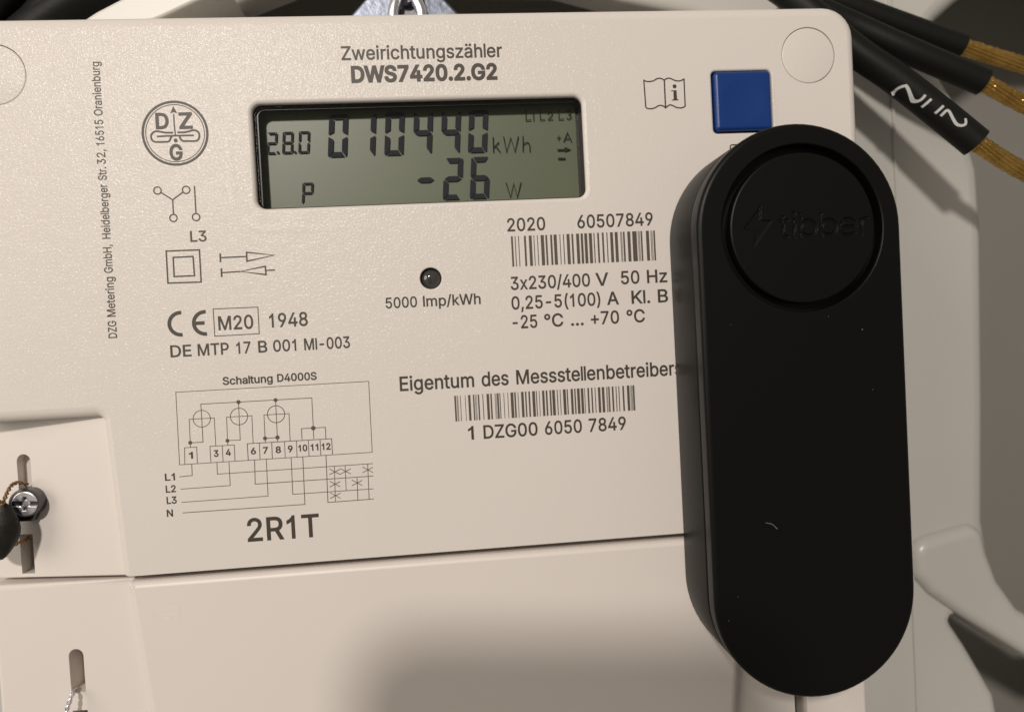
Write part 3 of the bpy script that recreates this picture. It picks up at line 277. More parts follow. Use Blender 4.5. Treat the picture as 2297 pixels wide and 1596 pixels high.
class MB:
    def __init__(s):
        s.v = []
        s.f = []

    def ring_add(s, pts):
        i = len(s.v)
        s.v += [tuple(p) for p in pts]
        return list(range(i, i + len(pts)))

    def bridge(s, a, b, closed=True):
        n = len(a)
        for i in range(n if closed else n - 1):
            j = (i + 1) % n
            s.f.append((a[i], a[j], b[j], b[i]))

    def tess(s, loops, z, flip=False):
        """loops: list of 2D lists, first outer; z constant or function"""
        zf = z if callable(z) else (lambda x, y: z)
        vs, es, n0 = [], [], 0
        for l in loops:
            vs += [Vector((p[0], p[1])) for p in l]
            es += [(n0 + i, n0 + (i + 1) % len(l)) for i in range(len(l))]
            n0 += len(l)
        vo, _, fo, _, _, _ = delaunay_2d_cdt(vs, es, [], 1, 1e-6)
        base = len(s.v)
        s.v += [(p.x, p.y, zf(p.x, p.y)) for p in vo]
        for t in fo:
            a, b, c = [vo[i] for i in t]
            ar = (b.x - a.x) * (c.y - a.y) - (b.y - a.y) * (c.x - a.x)
            if abs(ar) < 1e-9:
                continue
            q = (a + b + c) / 3
            if not winding(q, loops[0]) or any(winding(q, h) for h in loops[1:]):
                continue
            t = tuple(base + i for i in t)
            s.f.append(t[::-1] if (ar < 0) != flip else t)

    def ribbon(s, pts, w, z, closed=False, cap=0.0):
        zf = z if callable(z) else (lambda x, y: z)
        P = [Vector((p[0], p[1])) for p in pts]
        n = len(P)
        L, R_ = [], []
        for i in range(n):
            if closed:
                d0 = (P[i] - P[i - 1]).normalized()
                d1 = (P[(i + 1) % n] - P[i]).normalized()
            else:
                d0 = (P[i] - P[i - 1]).normalized() if i else (P[1] - P[0]).normalized()
                d1 = (P[i + 1] - P[i]).normalized() if i < n - 1 else d0
            nrm = Vector((-(d0.y + d1.y), d0.x + d1.x))
            if nrm.length < 1e-6:
                nrm = Vector((-d0.y, d0.x))
            nrm.normalize()
            c = max(0.45, nrm.dot(Vector((-d0.y, d0.x))))
            off = nrm * (w / 2 / c)
            q = P[i].copy()
            if not closed and cap:
                if i == 0:
                    q -= d1 * cap
                if i == n - 1:
                    q += d0 * cap
            L.append(q + off)
            R_.append(q - off)
        a = s.ring_add([(p.x, p.y, zf(p.x, p.y)) for p in R_])
        b = s.ring_add([(p.x, p.y, zf(p.x, p.y)) for p in L])
        s.bridge(a, b, closed)

    def annulus(s, c, r0, r1, z, n=48, a0=0.0, a1=math.tau):
        full = abs(a1 - a0 - math.tau) < 1e-6
        k = n if full else n + 1
        A = [a0 + (a1 - a0) * i / n for i in range(k)]
        a = s.ring_add([(c[0] + r1 * math.cos(t), c[1] + r1 * math.sin(t), z) for t in A])
        b = s.ring_add([(c[0] + r0 * math.cos(t), c[1] + r0 * math.sin(t), z) for t in A])
        s.bridge(a, b, full)

    def disc(s, c, r, z, n=32):
        s.f.append(tuple(s.ring_add([(c[0] + r * math.cos(math.tau * i / n), c[1] + r * math.sin(math.tau * i / n), z) for i in range(n)])))

    def lathe(s, c, prof, n=48, cap_end=True):
        """prof: list of (r, z) from the outside in; closes on the axis"""
        prev = None
        for r, z in prof:
            ring = s.ring_add([(c[0] + r * math.cos(math.tau * i / n), c[1] + r * math.sin(math.tau * i / n), z) for i in range(n)])
            if prev:
                s.bridge(prev, ring)
            prev = ring
        if cap_end:
            s.f.append(tuple(prev))

    def tube(s, path, r, n=14, caps=True, rfun=None):
        P = [Vector(p) for p in path]
        prev = None
        u = None
        for i, p in enumerate(P):
            d = (P[min(i + 1, len(P) - 1)] - P[max(i - 1, 0)]).normalized()
            if u is None:
                u = d.cross(Vector((0, 0, 1)))
                if u.length < 0.1:
                    u = d.cross(Vector((0, 1, 0)))
            u = (u - d * u.dot(d)).normalized()
            w = d.cross(u)
            rr = rfun(i / (len(P) - 1)) * r if rfun else r
            ring = s.ring_add([p + (u * math.cos(t) + w * math.sin(t)) * rr for t in [math.tau * k / n for k in range(n)]])
            if prev:
                s.bridge(prev, ring)
            elif caps:
                s.f.append(tuple(reversed(ring)))
            prev = ring
        if caps:
            s.f.append(tuple(prev))

    def box(s, lo, hi):
        x0, y0, z0 = lo
        x1, y1, z1 = hi
        a = s.ring_add([(x0, y0, z0), (x1, y0, z0), (x1, y1, z0), (x0, y1, z0)])
        b = s.ring_add([(x0, y0, z1), (x1, y0, z1), (x1, y1, z1), (x0, y1, z1)])
        s.bridge(a, b)
        s.f.append(tuple(reversed(a)))
        s.f.append(tuple(b))

    def build(s, name, material, parent=None, origin=(0, 0, 0), sharp=None, wn=False, fix=True):
        me = bpy.data.meshes.new(name)
        o0 = W(origin)
        me.from_pydata([W(v) - o0 for v in s.v], [], s.f)
        me.materials.append(material)
        if sharp is not None:
            me.shade_smooth()
            me.set_sharp_from_angle(angle=math.radians(sharp))
        me.validate()
        ob = bpy.data.objects.new(name, me)
        COL.objects.link(ob)
        if parent is None:
            ob.location = o0
        else:
            ob.parent = parent
        if wn:
            md = ob.modifiers.new('normals', 'WEIGHTED_NORMAL')
            md.keep_sharp = True
        return ob


def area2(p):
    return sum(p[i - 1][0] * p[i][1] - p[i][0] * p[i - 1][1] for i in range(len(p)))


def ccw(p):
    return list(p) if area2(p) > 0 else list(reversed(p))


def round_poly(pts, radii, ed=None, n=7):
    """round the corners of a CCW polygon; also carries a value per edge"""
    N = len(pts)
    out, oe = [], []
    for i in range(N):
        p = Vector(pts[i][:2])
        r = radii[i] if isinstance(radii, (list, tuple)) else radii
        a = Vector(pts[i - 1][:2]) - p
        b = Vector(pts[(i + 1) % N][:2]) - p
        e_in = ed[i - 1] if ed else 0
        e_out = ed[i] if ed else 0
        if r <= 0:
            out.append((p.x, p.y)); oe.append(e_out)
            continue
        la, lb = a.length, b.length
        a.normalize(); b.normalize()
        ang = math.acos(max(-1, min(1, a.dot(b))))
        t = min(r / math.tan(ang / 2), la * 0.49, lb * 0.49)
        rr = t * math.tan(ang / 2)
        c = p + (a + b).normalized() * (rr / math.sin(ang / 2))
        s0 = p + a * t - c
        s1 = p + b * t - c
        a0 = math.atan2(s0.y, s0.x)
        da = math.atan2(s1.y, s1.x) - a0
        while da > math.pi: da -= math.tau
        while da < -math.pi: da += math.tau
        for k in range(n + 1):
            th = a0 + da * k / n
            out.append((c.x + rr * math.cos(th), c.y + rr * math.sin(th)))
            oe.append(e_in + (e_out - e_in) * (k / n) if k < n else e_out)
    return out, oe


def inset(pts, ed):
    """move every edge i of a CCW polygon inward by ed[i]"""
    N = len(pts)
    out = []
    for i in range(N):
        p = Vector(pts[i])
        d0 = (p - Vector(pts[i - 1])).normalized()
        d1 = (Vector(pts[(i + 1) % N]) - p).normalized()
        n0 = Vector((-d0.y, d0.x)); n1 = Vector((-d1.y, d1.x))
        e0, e1 = ed[i - 1], ed[i]
        cr = d0.x * d1.y - d0.y * d1.x
        if abs(cr) < 0.02:
            nn = (n0 + n1).normalized()
            q = p + nn * (e0 + e1) / 2
        else:
            # p + n0*e0 + s*d0 = p + n1*e1 + t*d1
            rhs = n1 * e1 - n0 * e0
            s_ = (rhs.x * d1.y - rhs.y * d1.x) / cr
            q = p + n0 * e0 + d0 * s_
            lim = 1.8 * max(abs(e0), abs(e1))
            if (q - p).length > lim:
                q = p + (q - p).normalized() * lim
        out.append((q.x, q.y))
    return out


def plate(mb, outer, ed, zt, zb, B, holes=(), seg=5):
    """a moulded plate with a rounded front edge. holes: (pts, bevel, depth_z)"""
    zf = zt if callable(zt) else (lambda x, y: zt)
    bf = zb if callable(zb) else (lambda x, y: zb)
    top = None
    prev = None
    for k in range(seg + 1):
        a = math.pi / 2 * k / seg
        q = inset(outer, [e * (1 - math.sin(a)) for e in ed])
        dz = B * (1 - math.cos(a))
        if k == 0:
            top = q
        ring = mb.ring_add([(x, y, zf(x, y) - dz) for x, y in q])
        if prev:
            mb.bridge(ring, prev)
        prev = ring
    low = mb.ring_add([(x, y, bf(x, y)) for x, y in outer])
    mb.bridge(low, prev)
    loops = [top]
    for pts, hb, hz in holes:
        pts = ccw(pts)
        prev = None
        for k in range(seg + 1):
            a = math.pi / 2 * k / seg
            q = inset(pts, [-hb * (1 - math.sin(a))] * len(pts))
            dz = hb * (1 - math.cos(a))
            if k == 0:
                loops.append(q)
            ring = mb.ring_add([(x, y, zf(x, y) - dz) for x, y in q])
            if prev:
                mb.bridge(prev, ring)
            prev = ring
        hf = hz if callable(hz) else (lambda x, y: hz)
        low = mb.ring_add([(x, y, hf(x, y)) for x, y in pts])
        mb.bridge(prev, low)
    mb.tess(loops, zf)


def circle(c, r, n=56):
    return [(c[0] + r * math.cos(math.tau * i / n), c[1] + r * math.sin(math.tau * i / n)) for i in range(n)]


def rrect(x0, y0, x1, y1, r, n=6):
    return round_poly([(x0, y0), (x1, y0), (x1, y1), (x0, y1)], r, n=n)[0]


def smooth_path(pts, k=6):
    P = [Vector(p) for p in pts]
    out = []
    for i in range(len(P) - 1):
        p0, p1, p2, p3 = P[max(i - 1, 0)], P[i], P[i + 1], P[min(i + 2, len(P) - 1)]
        for j in range(k):
            t = j / k
            out.append(0.5 * (2 * p1 + (p2 - p0) * t + (2 * p0 - 5 * p1 + 4 * p2 - p3) * t * t + (3 * p1 - p0 - 3 * p2 + p3) * t ** 3))
    out.append(P[-1])
    return out


# ------------------------------------------------------------------ lettering from glyph outlines
GL = D['GLYPHS']
CAPH = 509.0
GL['I'] = [150, [[(44, 0), (106, 0), (106, 509), (44, 509)]]]
GL['l'] = [128, [[(36, 0), (92, 0), (92, 509), (36, 509)]]]
GL['1'] = [396, [[(186, 0), (247, 0), (247, 511), (208, 511), (185, 474), (140, 432), (80, 400), (80, 340), (135, 364), (186, 398)]]]


def glyph_shapes(ch, bold):
    """list of (outer, [holes]) in font units, emboldened by moving the outlines"""
    polys = [p for p in GL[ch][1]]
    if not polys:
        return []
    big = max(polys, key=lambda p: abs(area2(p)))
    sgn = 1 if area2(big) > 0 else -1
    outs, holes = [], []
    for p in polys:
        same = (area2(p) > 0) == (sgn > 0)
        q = ccw(p)
        q = inset(q, [-bold if same else bold] * len(q))
        (outs if same else holes).append(q)

    def inside(pt, poly):
        c = False
        for i in range(len(poly)):
            a, b = poly[i - 1], poly[i]
            if (a[1] > pt[1]) != (b[1] > pt[1]) and pt[0] < (b[0] - a[0]) * (pt[1] - a[1]) / (b[1] - a[1]) + a[0]:
                c = not c
        return c
    res = [(o, []) for o in outs]
    for h in holes:
        for o, hs in res:
            if inside(h[0], o):
                hs.append(h)
                break
    return res


def extent(s):
    """ink start and end of a string in font units with 0 extra spacing"""
    x = 0
    x0 = None
    x1 = 0
    for ch in s:
        ps = GL[ch][1]
        if ps:
            lo = min(p[0] for q in ps for p in q); hi = max(p[0] for q in ps for p in q)
            if x0 is None:
                x0 = x + lo
            x1 = x + hi
        x += GL[ch][0]
    return x0, x1


def add_word(mb, s, x0, y, x1, cap, bold=0, n=None, z=0.02, vertical=False):
    """one run of lettering whose first n characters fill x0..x1"""
    sy = cap / CAPH
    a, b = extent(s[:n] if n else s)
    sx = (x1 - x0) / (b - a)
    cx = -a
    bx = bold * min(1.3, max(0.8, sy / sx))
    for ch in s:
        for gi, (o, hs) in enumerate(glyph_shapes(ch, bold)):
            def mp(p):
                u, v = (p[0] + cx) * sx, p[1] * sy
                return (y - v, x0 + u) if vertical else (x0 + u, y + v)
            loops = [[mp(p) for p in o]] + [[mp(p) for p in h] for h in hs]
            mb.tess(loops, z + 0.004 * gi)
        cx += GL[ch][0]


def setp(o, label=None, cat=None, group=None, kind=None):
    if label: o['label'] = label
    if cat: o['category'] = cat
    if group: o['group'] = group
    if kind: o['kind'] = kind
    return o


def thing(name, label, cat, origin, group=None):
    o = bpy.data.objects.new(name, None)
    o.empty_display_size = 0.01
    COL.objects.link(o)
    o.location = W(origin)
    return setp(o, label, cat, group)


# ------------------------------------------------------------------ board and cabinet behind
Z_BOARD = -26.0
mb = MB()
mb.tess([[(-420, -330), (480, -330), (480, 330), (-420, 330)]], -78)
setp(mb.build('cabinet_back_wall', M['cabinet'], None, (0, 0, -78)), kind='structure')

board = thing('mounting_board', 'off-white moulded board behind the meter with large rounded openings and one slanting arm', 'mounting board', (0, 0, Z_BOARD))
BO = (0, 0, Z_BOARD)
mb = MB()
outer = rrect(-260, -215, 270, 190, 20)
holes = []
for key, rad in (('OPEN_R', 6), ('OPEN_LR', 3), ('OPEN_T', 7)):
    pts = ccw(D[key])
    pts, _ = round_poly(pts, rad, n=4)
    holes.append((pts, 4.0 if key == 'OPEN_R' else 2.2, Z_BOARD - 9))
plate(mb, outer, [2.0] * len(outer), Z_BOARD, Z_BOARD - 9, 2.0, holes)
mb.build('board_plate', M['board'], board, BO, 35, True)
mb = MB()
arm = round_poly(ccw(D['ARM']), 5.0, n=8)[0]
plate(mb, arm, [2.6] * len(arm), -23.2, Z_BOARD - 12, 2.9, (), 7)
mb.build('board_arm', M['board'], board, BO, 35, True)
mb = MB()
fl = round_poly(ccw(D['FLANGE']), 0.6, n=3)[0]
plate(mb, fl, [0.7] * len(fl), -14.0, Z_BOARD - 5, 0.9, (), 5)
mb.build('board_flange', M['board_white'], board, BO, 35, True)
mb = MB()
sp = D['SEAM']
mb.box((sp[0][0] - 0.35, -150, Z_BOARD + 0.02), (sp[0][0] + 0.35, 150, Z_BOARD + 0.5))
mb.build('board_ridge', M['board'], board, BO)

# ------------------------------------------------------------------ the meter
meter = thing('electricity_meter', 'beige two-way electricity meter with grey-green display and blue button', 'electricity meter', (0, 0, Z_BOARD))
MO = (0, 0, Z_BOARD)
CX = (D['PLUG_R'][0][0] + D['PLUG_L'][0]) / 2
XR = 85.83
XL = 2 * CX - XR
YT = 64.0
YB = -41.15
NT = -10.45          # top of the corner notch
n0 = (-65.42, NT); n1 = (-63.6, YB)
mir = lambda p: (2 * CX - p[0], p[1])
pts = [n1, mir(n1), mir(n0), (XR, NT), (XR, YT), (XL, YT), (XL, NT), n0]
rad = [0.7, 0.7, 1.2, 1.5, 6.2, 6.2, 1.5, 1.2]
ede = [0.35, 1.5, 2.0, 1.7, 2.1, 1.7, 2.0, 1.5]
outl, oed = round_poly(pts, rad, ede)
lcd = (-34.6, 27.28, 28.98, 47.08)
lcd_hole = rrect(*lcd, 1.7)
bt = (55.43, 38.95, 67.78, 51.32)
btn_hole = rrect(*bt, 0.9)
led_c, led_r = D['LED']
pr = 5.62
holes = [(lcd_hole, 0.75, -1.2), (btn_hole, 0.45, -4.0), (circle(led_c, led_r, 40), 0.2, -3.0),
         (circle(D['PLUG_R'][0], pr), 0.06, -1.5), (circle(D['PLUG_L'], pr), 0.06, -1.5)]
mb = MB()
plate(mb, outl, oed, 0.0, Z_BOARD + 0.5, 1.7, holes)
cover = mb.build('front_cover', M['cover'], meter, MO, 40, True)

# body behind the cover
mb = MB()
bx = rrect(XL + 1.0, -135, XR - 1.0, YT - 1.0, 5)
plate(mb, bx, [1.0] * len(bx), -14.0, Z_BOARD + 0.3, 1.0)
mb.build('meter_housing', M['smooth'], meter, MO, 40, True)


def panel_z(x, y):
    """recessed side panels sink towards the outer edge"""
    d = (-63.5 - x) if x < CX else (x - (2 * CX + 63.5))
    return -1.75 - max(0.0, d) * 0.19


def slot(x0, x1, y0, y1, arch, skew=0.0):
    r = (x1 - x0) / 2
    p = [(x0 + skew, y0), (x1 + skew, y0)]
    if arch:
        p += [((x0 + x1) / 2 + r * math.cos(t), y1 - r + r * math.sin(t)) for t in [math.pi * i / 12 for i in range(13)]]
    else:
        p += [(x1, y1), (x0, y1)]
    return p


# recessed panels of the upper cover (left one has the screw slot)
for side in (0, 1):
    f = (lambda p: p) if side == 0 else mir
    pol = ccw([f(q) for q in [(XL + 0.3, NT + 1.5), (XL + 0.3, YB - 0.1), (-62.9, YB - 0.1), (-64.6, NT + 1.5)]])
    hs = []
    s1 = slot(-84.2, -81.45, -24.7, -17.25, True)
    s2 = slot(-84.65, -82.05, YB + 0.7, -32.8, False)
    hs = [([f(q) for q in s], 0.12, -9.0) for s in (s1, s2)]
    mb = MB()
    plate(mb, pol, [0.35] * 4, panel_z, lambda x, y: panel_z(x, y) - 6, 0.35, hs)
    mb.build('recessed_panel', M['smooth'], meter, MO, 40, True)
    # hollow behind the slots
    mb = MB()
    for s, zf in ((s1, -8.0), (s2, -12.5)):
        q = [f(v) for v in s]
        xs = [v[0] for v in q]; ys = [v[1] for v in q]
        mb.tess([[(min(xs) - 1, min(ys) - 1), (max(xs) + 1, min(ys) - 1), (max(xs) + 1, max(ys) + 1), (min(xs) - 1, max(ys) + 1)]], zf)
    mb.build('slot_floor', M['smooth'], meter, MO)

# plugs in the corner holes
for c in (D['PLUG_R'][0], D['PLUG_L']):
    mb = MB()
    mb.lathe(c, [(pr - 0.14, -1.4), (pr - 0.14, -0.16), (pr - 0.2, -0.10), (pr - 0.36, -0.07)], 56)
    mb.build('corner_plug', M['cover'], meter, MO, 40)
    mb = MB()
    mb.annulus(c, pr - 0.3, pr + 0.2, -1.45, 56)
    mb.build('plug_gap', M['gap'], meter, MO)

# terminal cover below
LT = -42.25
lw_top = (-63.3, LT); lw_bot = (-53.5, -135)
pts = [lw_bot, mir(lw_bot), mir(lw_top), lw_top]
outl, oed = round_poly(pts, [1, 1, 0.9, 0.9], [1, 1.5, 1.2, 1.5])
mb = MB()
plate(mb, outl, oed, -0.35, -14.5, 1.5)
low = mb.build('terminal_cover', M['smooth'], meter, MO, 40, True)


def lpanel_z(x, y):
    edge = -63.3 + (LT - y) * 0.1056
    d = (edge - x) if x < CX else (x - (2 * CX - edge))
    return -2.5 - max(0.0, d) * 0.075


for side in (0, 1):
    f = (lambda p: p) if side == 0 else mir
    pol = ccw([f(q) for q in [(XL + 0.6, LT + 0.15), (XL + 0.6, -134), (-52.8, -134), (-62.6, LT + 0.15)]])
    s1 = slot(-75.95, -73.2, -63.6, -55.2, True)
    s2 = slot(-75.95, -73.15, -92.0, -67.2, False)
    hs = [([f(q) for q in s], 0.12, -9.0) for s in (s1, s2)]
    mb = MB()
    # edges: order after ccw keeps four sides
    plate(mb, pol, [0.9] * 4, lpanel_z, lambda x, y: lpanel_z(x, y) - 8, 0.9, hs)
    mb.build('terminal_side_panel', M['smooth'], meter, MO, 40, True)
    mb = MB()
    for s, zf in ((s1, -8.5), (s2, -13.0)):
        q = [f(v) for v in s]
        xs = [v[0] for v in q]; ys = [v[1] for v in q]
        mb.tess([[(min(xs) - 1, min(ys) - 1), (max(xs) + 1, min(ys) - 1), (max(xs) + 1, max(ys) + 1), (min(xs) - 1, max(ys) + 1)]], zf)
    mb.build('slot_floor', M['smooth'], meter, MO)

# ------------------------------------------------------------------ display
disp = MB()
x0, y0, x1, y1 = lcd
ZP = -5.0
walls = rrect(x0, y0, x1, y1, 1.7)
a = disp.ring_add([(x, y, -1.2) for x, y in walls])
b = disp.ring_add([(x, y, ZP - 0.4) for x, y in walls])
disp.bridge(a, b)
shadow_lip = round_poly([(x0 + 0.7, y0 - 0.2), (x1 + 0.2, y0 - 0.2), (x1 + 0.2, y1 - 0.62), (x0 + 0.7, y1 - 0.62)], [0, 0, 0.5, 1.3])[0]  # inner lip added left and top to push the shadow edge over the display
disp.tess([rrect(x0 - 0.3, y0 - 0.3, x1 + 0.3, y1 + 0.3, 1.9), shadow_lip], -1.98)
disp.tess([rrect(x0 - 0.3, y0 - 0.3, x1 + 0.3, y1 + 0.3, 1.9), shadow_lip], -2.3, True)
display = disp.build('display', M['black_frame'], meter, MO, 40)
mb = MB()
mb.tess([[(x0 - 0.5, y0 - 0.5), (x1 - 0.55, y0 - 0.5), (x1 - 0.55, y1 + 0.5), (x0 - 0.5, y1 + 0.5)]], ZP)
mb.build('lcd_panel', M['lcd'], display, MO)
mb = MB()
mb.box((x1 - 0.5, y0 - 0.5, ZP - 0.6), (x1 + 0.5, y1 + 0.5, ZP - 0.25))
mb.build('display_edge', M['black_frame'], display, MO)
mb = MB()
pane = rrect(x0 + 0.05, y0 + 0.05, x1 - 0.05, y1 - 0.05, 1.65)
plate(mb, pane, [0.45] * len(pane), -0.75, -1.9, 0.45)
mb.build('window_pane', M['glass'], display, MO, 50, True)

ZS = ZP + 0.4


def seven(mb, x, y, w, h, segs, t, slant=0.09):
    g = t * 0.09
    ht = t / 2

    def add(p):
        mb.tess([[(x + q[0] + (q[1]) * slant, y + q[1]) for q in ccw(p)]], ZS)
    m = h / 2
    c = t * 0.30
    if 'a' in segs: add([(g + c, h), (w - g - c, h), (w - t - g * .3, h - t * .95), (t + g * .3, h - t * .95)])
    if 'd' in segs: add([(g + c, 0), (w - g - c, 0), (w - t - g * .3, t * .95), (t + g * .3, t * .95)])
    if 'g' in segs: add([(g * 2, m), (t * .95, m + ht), (w - t * .95, m + ht), (w - g * 2, m), (w - t * .95, m - ht), (t * .95, m - ht)])
    for left, topp, nm in ((1, 1, 'f'), (0, 1, 'b'), (1, 0, 'e'), (0, 0, 'c')):
        if nm in segs:
            p = [(0, g * 1.6), (0, m - g * 2.2 - c - t * .05), (t, m - ht - g * 2.8), (t, t + g * .6), (c * .9, g * 1.0)]
            p = [(0, t * .28), (0, m - g * 2.4), (t, m - ht - g * 2.6), (t, t + g * 1.2), (c * .8, g * 1.2)]
            if topp: p = [(q[0], h - q[1]) for q in p]
            if not left: p = [(w - q[0], q[1]) for q in p]
            add(p)


for name, x, y, w, h, segs, t in D['DIGITS']:
    mb = MB()
    seven(mb, x, y, w, h, segs, t)
    mb.build(name, M['segment'], display, MO)
mb = MB()
for c in D['LDOTS']:
    s = 0.22
    mb.tess([[(c[0] - s, c[1] - s), (c[0] + s, c[1] - s), (c[0] + s * 1.1, c[1] + s), (c[0] - s * .9, c[1] + s)]], ZS)
mb.build('decimal_point', M['segment'], display, MO)
mb = MB()
for i, (p, w) in enumerate(D['LSTROKES']):
    mb.ribbon(p, w, ZS + 0.002 * (i % 5), cap=w * 0.3)
mb.tess([ccw(D['LARROW'])], ZS + 0.012)
mb.build('unit_lettering', M['unit'], display, MO)

# shallow moulded ridge round the display
mb = MB()
path = smooth_path([(-39.2, 49.5, 0), (-39.15, 40, 0), (-39.0, 30.0, 0), (-38.3, 26.6, 0), (-36.2, 24.3, 0), (-33.0, 23.3, 0), (-20, 23.1, 0), (0, 23.1, 0)], 6)
for w, zz in ((1.1, 0.012), ):
    L = []
    prevs = None
    for i, p in enumerate(path):
        d = (path[min(i + 1, len(path) - 1)] - path[max(i - 1, 0)]).normalized()
        nrm = Vector((-d.y, d.x, 0))
        fade = min(1, i / 8, (len(path) - 1 - i) / 14)
        ring = mb.ring_add([tuple(p + nrm * w * u + Vector((0, 0, -0.01 + 0.048 * fade * math.cos(u * math.pi / 2)))) for u in (-1, -.66, -.33, 0, .33, .66, 1)])
        if prevs:
            mb.bridge(ring, prevs, False)
        prevs = ring
mb.build('window_ridge', M['cover'], cover, MO, 60)

# ------------------------------------------------------------------ button and pulse light
mb = MB()
bb = rrect(bt[0] + 0.32, bt[1] + 0.32, bt[2] - 0.32, bt[3] - 0.30, 0.8)
cxb, cyb = (bt[0] + bt[2]) / 2, (bt[1] + bt[3]) / 2
plate(mb, bb, [0.75] * len(bb), 0.75, -4.5, 0.75, [(circle((cxb, cyb), 4.4), 1.2, lambda x, y: 0.75 - 1.2)], 6)
for i in range(6):
    pass
k = len(mb.v)
mb.lathe((cxb, cyb), [(4.4, 0.60), (3.2, 0.50), (1.6, 0.42), (0.4, 0.40)], 56)
mb = MB()
# slightly dished top: grid blended into the flat rim
plate(mb, bb, [0.75] * len(bb), 0.75, -4.5, 0.75, [(circle((cxb, cyb), 4.6), 0.001, 0.749)], 6)
mb.lathe((cxb, cyb), [(4.6, 0.75), (4.3, 0.735), (3.6, 0.66), (2.4, 0.57), (1.2, 0.53), (0.3, 0.52)], 56)
mb.build('push_button', M['blue'], meter, MO, 40, True)
mb = MB()
mb.tess([[(bt[0] - 1, bt[1] - 1), (bt[2] + 1, bt[1] - 1), (bt[2] + 1, bt[3] + 1), (bt[0] - 1, bt[3] + 1)]], -4.05)
mb.build('button_well', M['gap'], meter, MO)
mb = MB()
prof = [(led_r, -2.9), (led_r - 0.12, -1.35)]
prof += [((led_r - 0.2) * math.cos(a_), -1.3 + 1.25 * math.sin(a_)) for a_ in [math.radians(88 * k / 12) for k in range(13)]]
mb.lathe(led_c, prof, 48)
mb.build('pulse_light', M['led'], meter, MO, 60)

# ------------------------------------------------------------------ print on the cover
for ws, y_, cap, bold, nm in D['TEXTS']:
    mb = MB()
    for w_, xa, xb, n in ws:
        add_word(mb, w_, xa, y_, xb, cap, bold, n)
    mb.build(nm, M['ink'], cover, MO)
mb = MB()
ws, bx_, cap = D['VTEXT']
for w_, ya, yb_ in ws:
    add_word(mb, w_, ya, bx_, yb_, cap, 12, None, vertical=True)
mb.build('printed_text', M['ink'], cover, MO)

mb = MB()
c = D['LOGO_C']
r = D['LOGO_R']
mb.annulus(c, r[1], r[0], 0.02, 72)
mb.annulus(c, r[3], r[2], 0.02, 72)
for i, (p, w) in enumerate(D['LOGO_S']):
    mb.ribbon(p, w, 0.02 + 0.003 * i)
mb.tess([ccw(D['LOGO_P'][0])], 0.036)
mb.disc(D['LOGO_D'][0], D['LOGO_D'][1], 0.04)
for t in D['LOGO_T']:
    add_word(mb, t[0], t[1], t[2], t[3], t[4], 26, z=0.045)
mb.build('maker_emblem', M['ink'], cover, MO)

byname = {}
for i, (nm, p, w, cl) in enumerate(D['SYMS']):
    m_ = byname.setdefault(nm, MB())
    if p[0] == 'c':
        m_.annulus(p[1], p[2] - w / 2, p[2] + w / 2, 0.02 + 0.0015 * (i % 8), 32)
    else:
        m_.ribbon(p, w, 0.02 + 0.0015 * (i % 8), cl)
bi = D['BOOK_I']
byname['manual_symbol'].disc(bi[0], bi[1], 0.034)
byname['manual_symbol'].tess([ccw(bi[2])], 0.036)
for nm, m_ in byname.items():
    m_.build(nm, M['ink'], cover, MO)
mb = MB()
for i in (0, 1):
    c = D['CE'][i]
    mb.annulus(c, D['CE'][3], D['CE'][2], 0.02, 40, math.radians(84), math.radians(276))
c = D['CE'][1]
mb.ribbon([(c[0] - D['CE'][3] - 0.1, c[1]), (c[0] - 0.12, c[1])], 0.68, 0.024)
mb.build('conformity_mark', M['ink'], cover, MO)

mb = MB()
for i, (p, w, cl) in enumerate(D['CIRCUIT']):
    if p[0] == 'c':
        mb.annulus(p[1], p[2] - w / 2, p[2] + w / 2, 0.02 + 0.001 * (i % 12), 40)
    else:
        mb.ribbon(p, w, 0.02 + 0.001 * (i % 12), cl)
for c, r_ in D['CDOTS']:
    mb.disc(c, r_, 0.034, 16)
mb.build('circuit_diagram', M['ink_light'], cover, MO)
for key in ('BAR1', 'BAR2'):
    ya, yb_, bars = D[key]
    mb = MB()
    for a_, b_ in bars:
        mb.tess([[(a_, ya), (b_, ya), (b_, yb_), (a_, yb_)]], 0.02)
    mb.build('barcode', M['ink_light'], cover, MO)

mb = MB()
for i, (p, w) in enumerate(D['RESIDUE']):
    mb.ribbon([(v.x, v.y) for v in smooth_path([(q[0], q[1], 0) for q in p], 4)], w, -0.335 + 0.002 * i, cap=w * 0.3)
mb.build('residue_mark', M['residue'], low, MO)

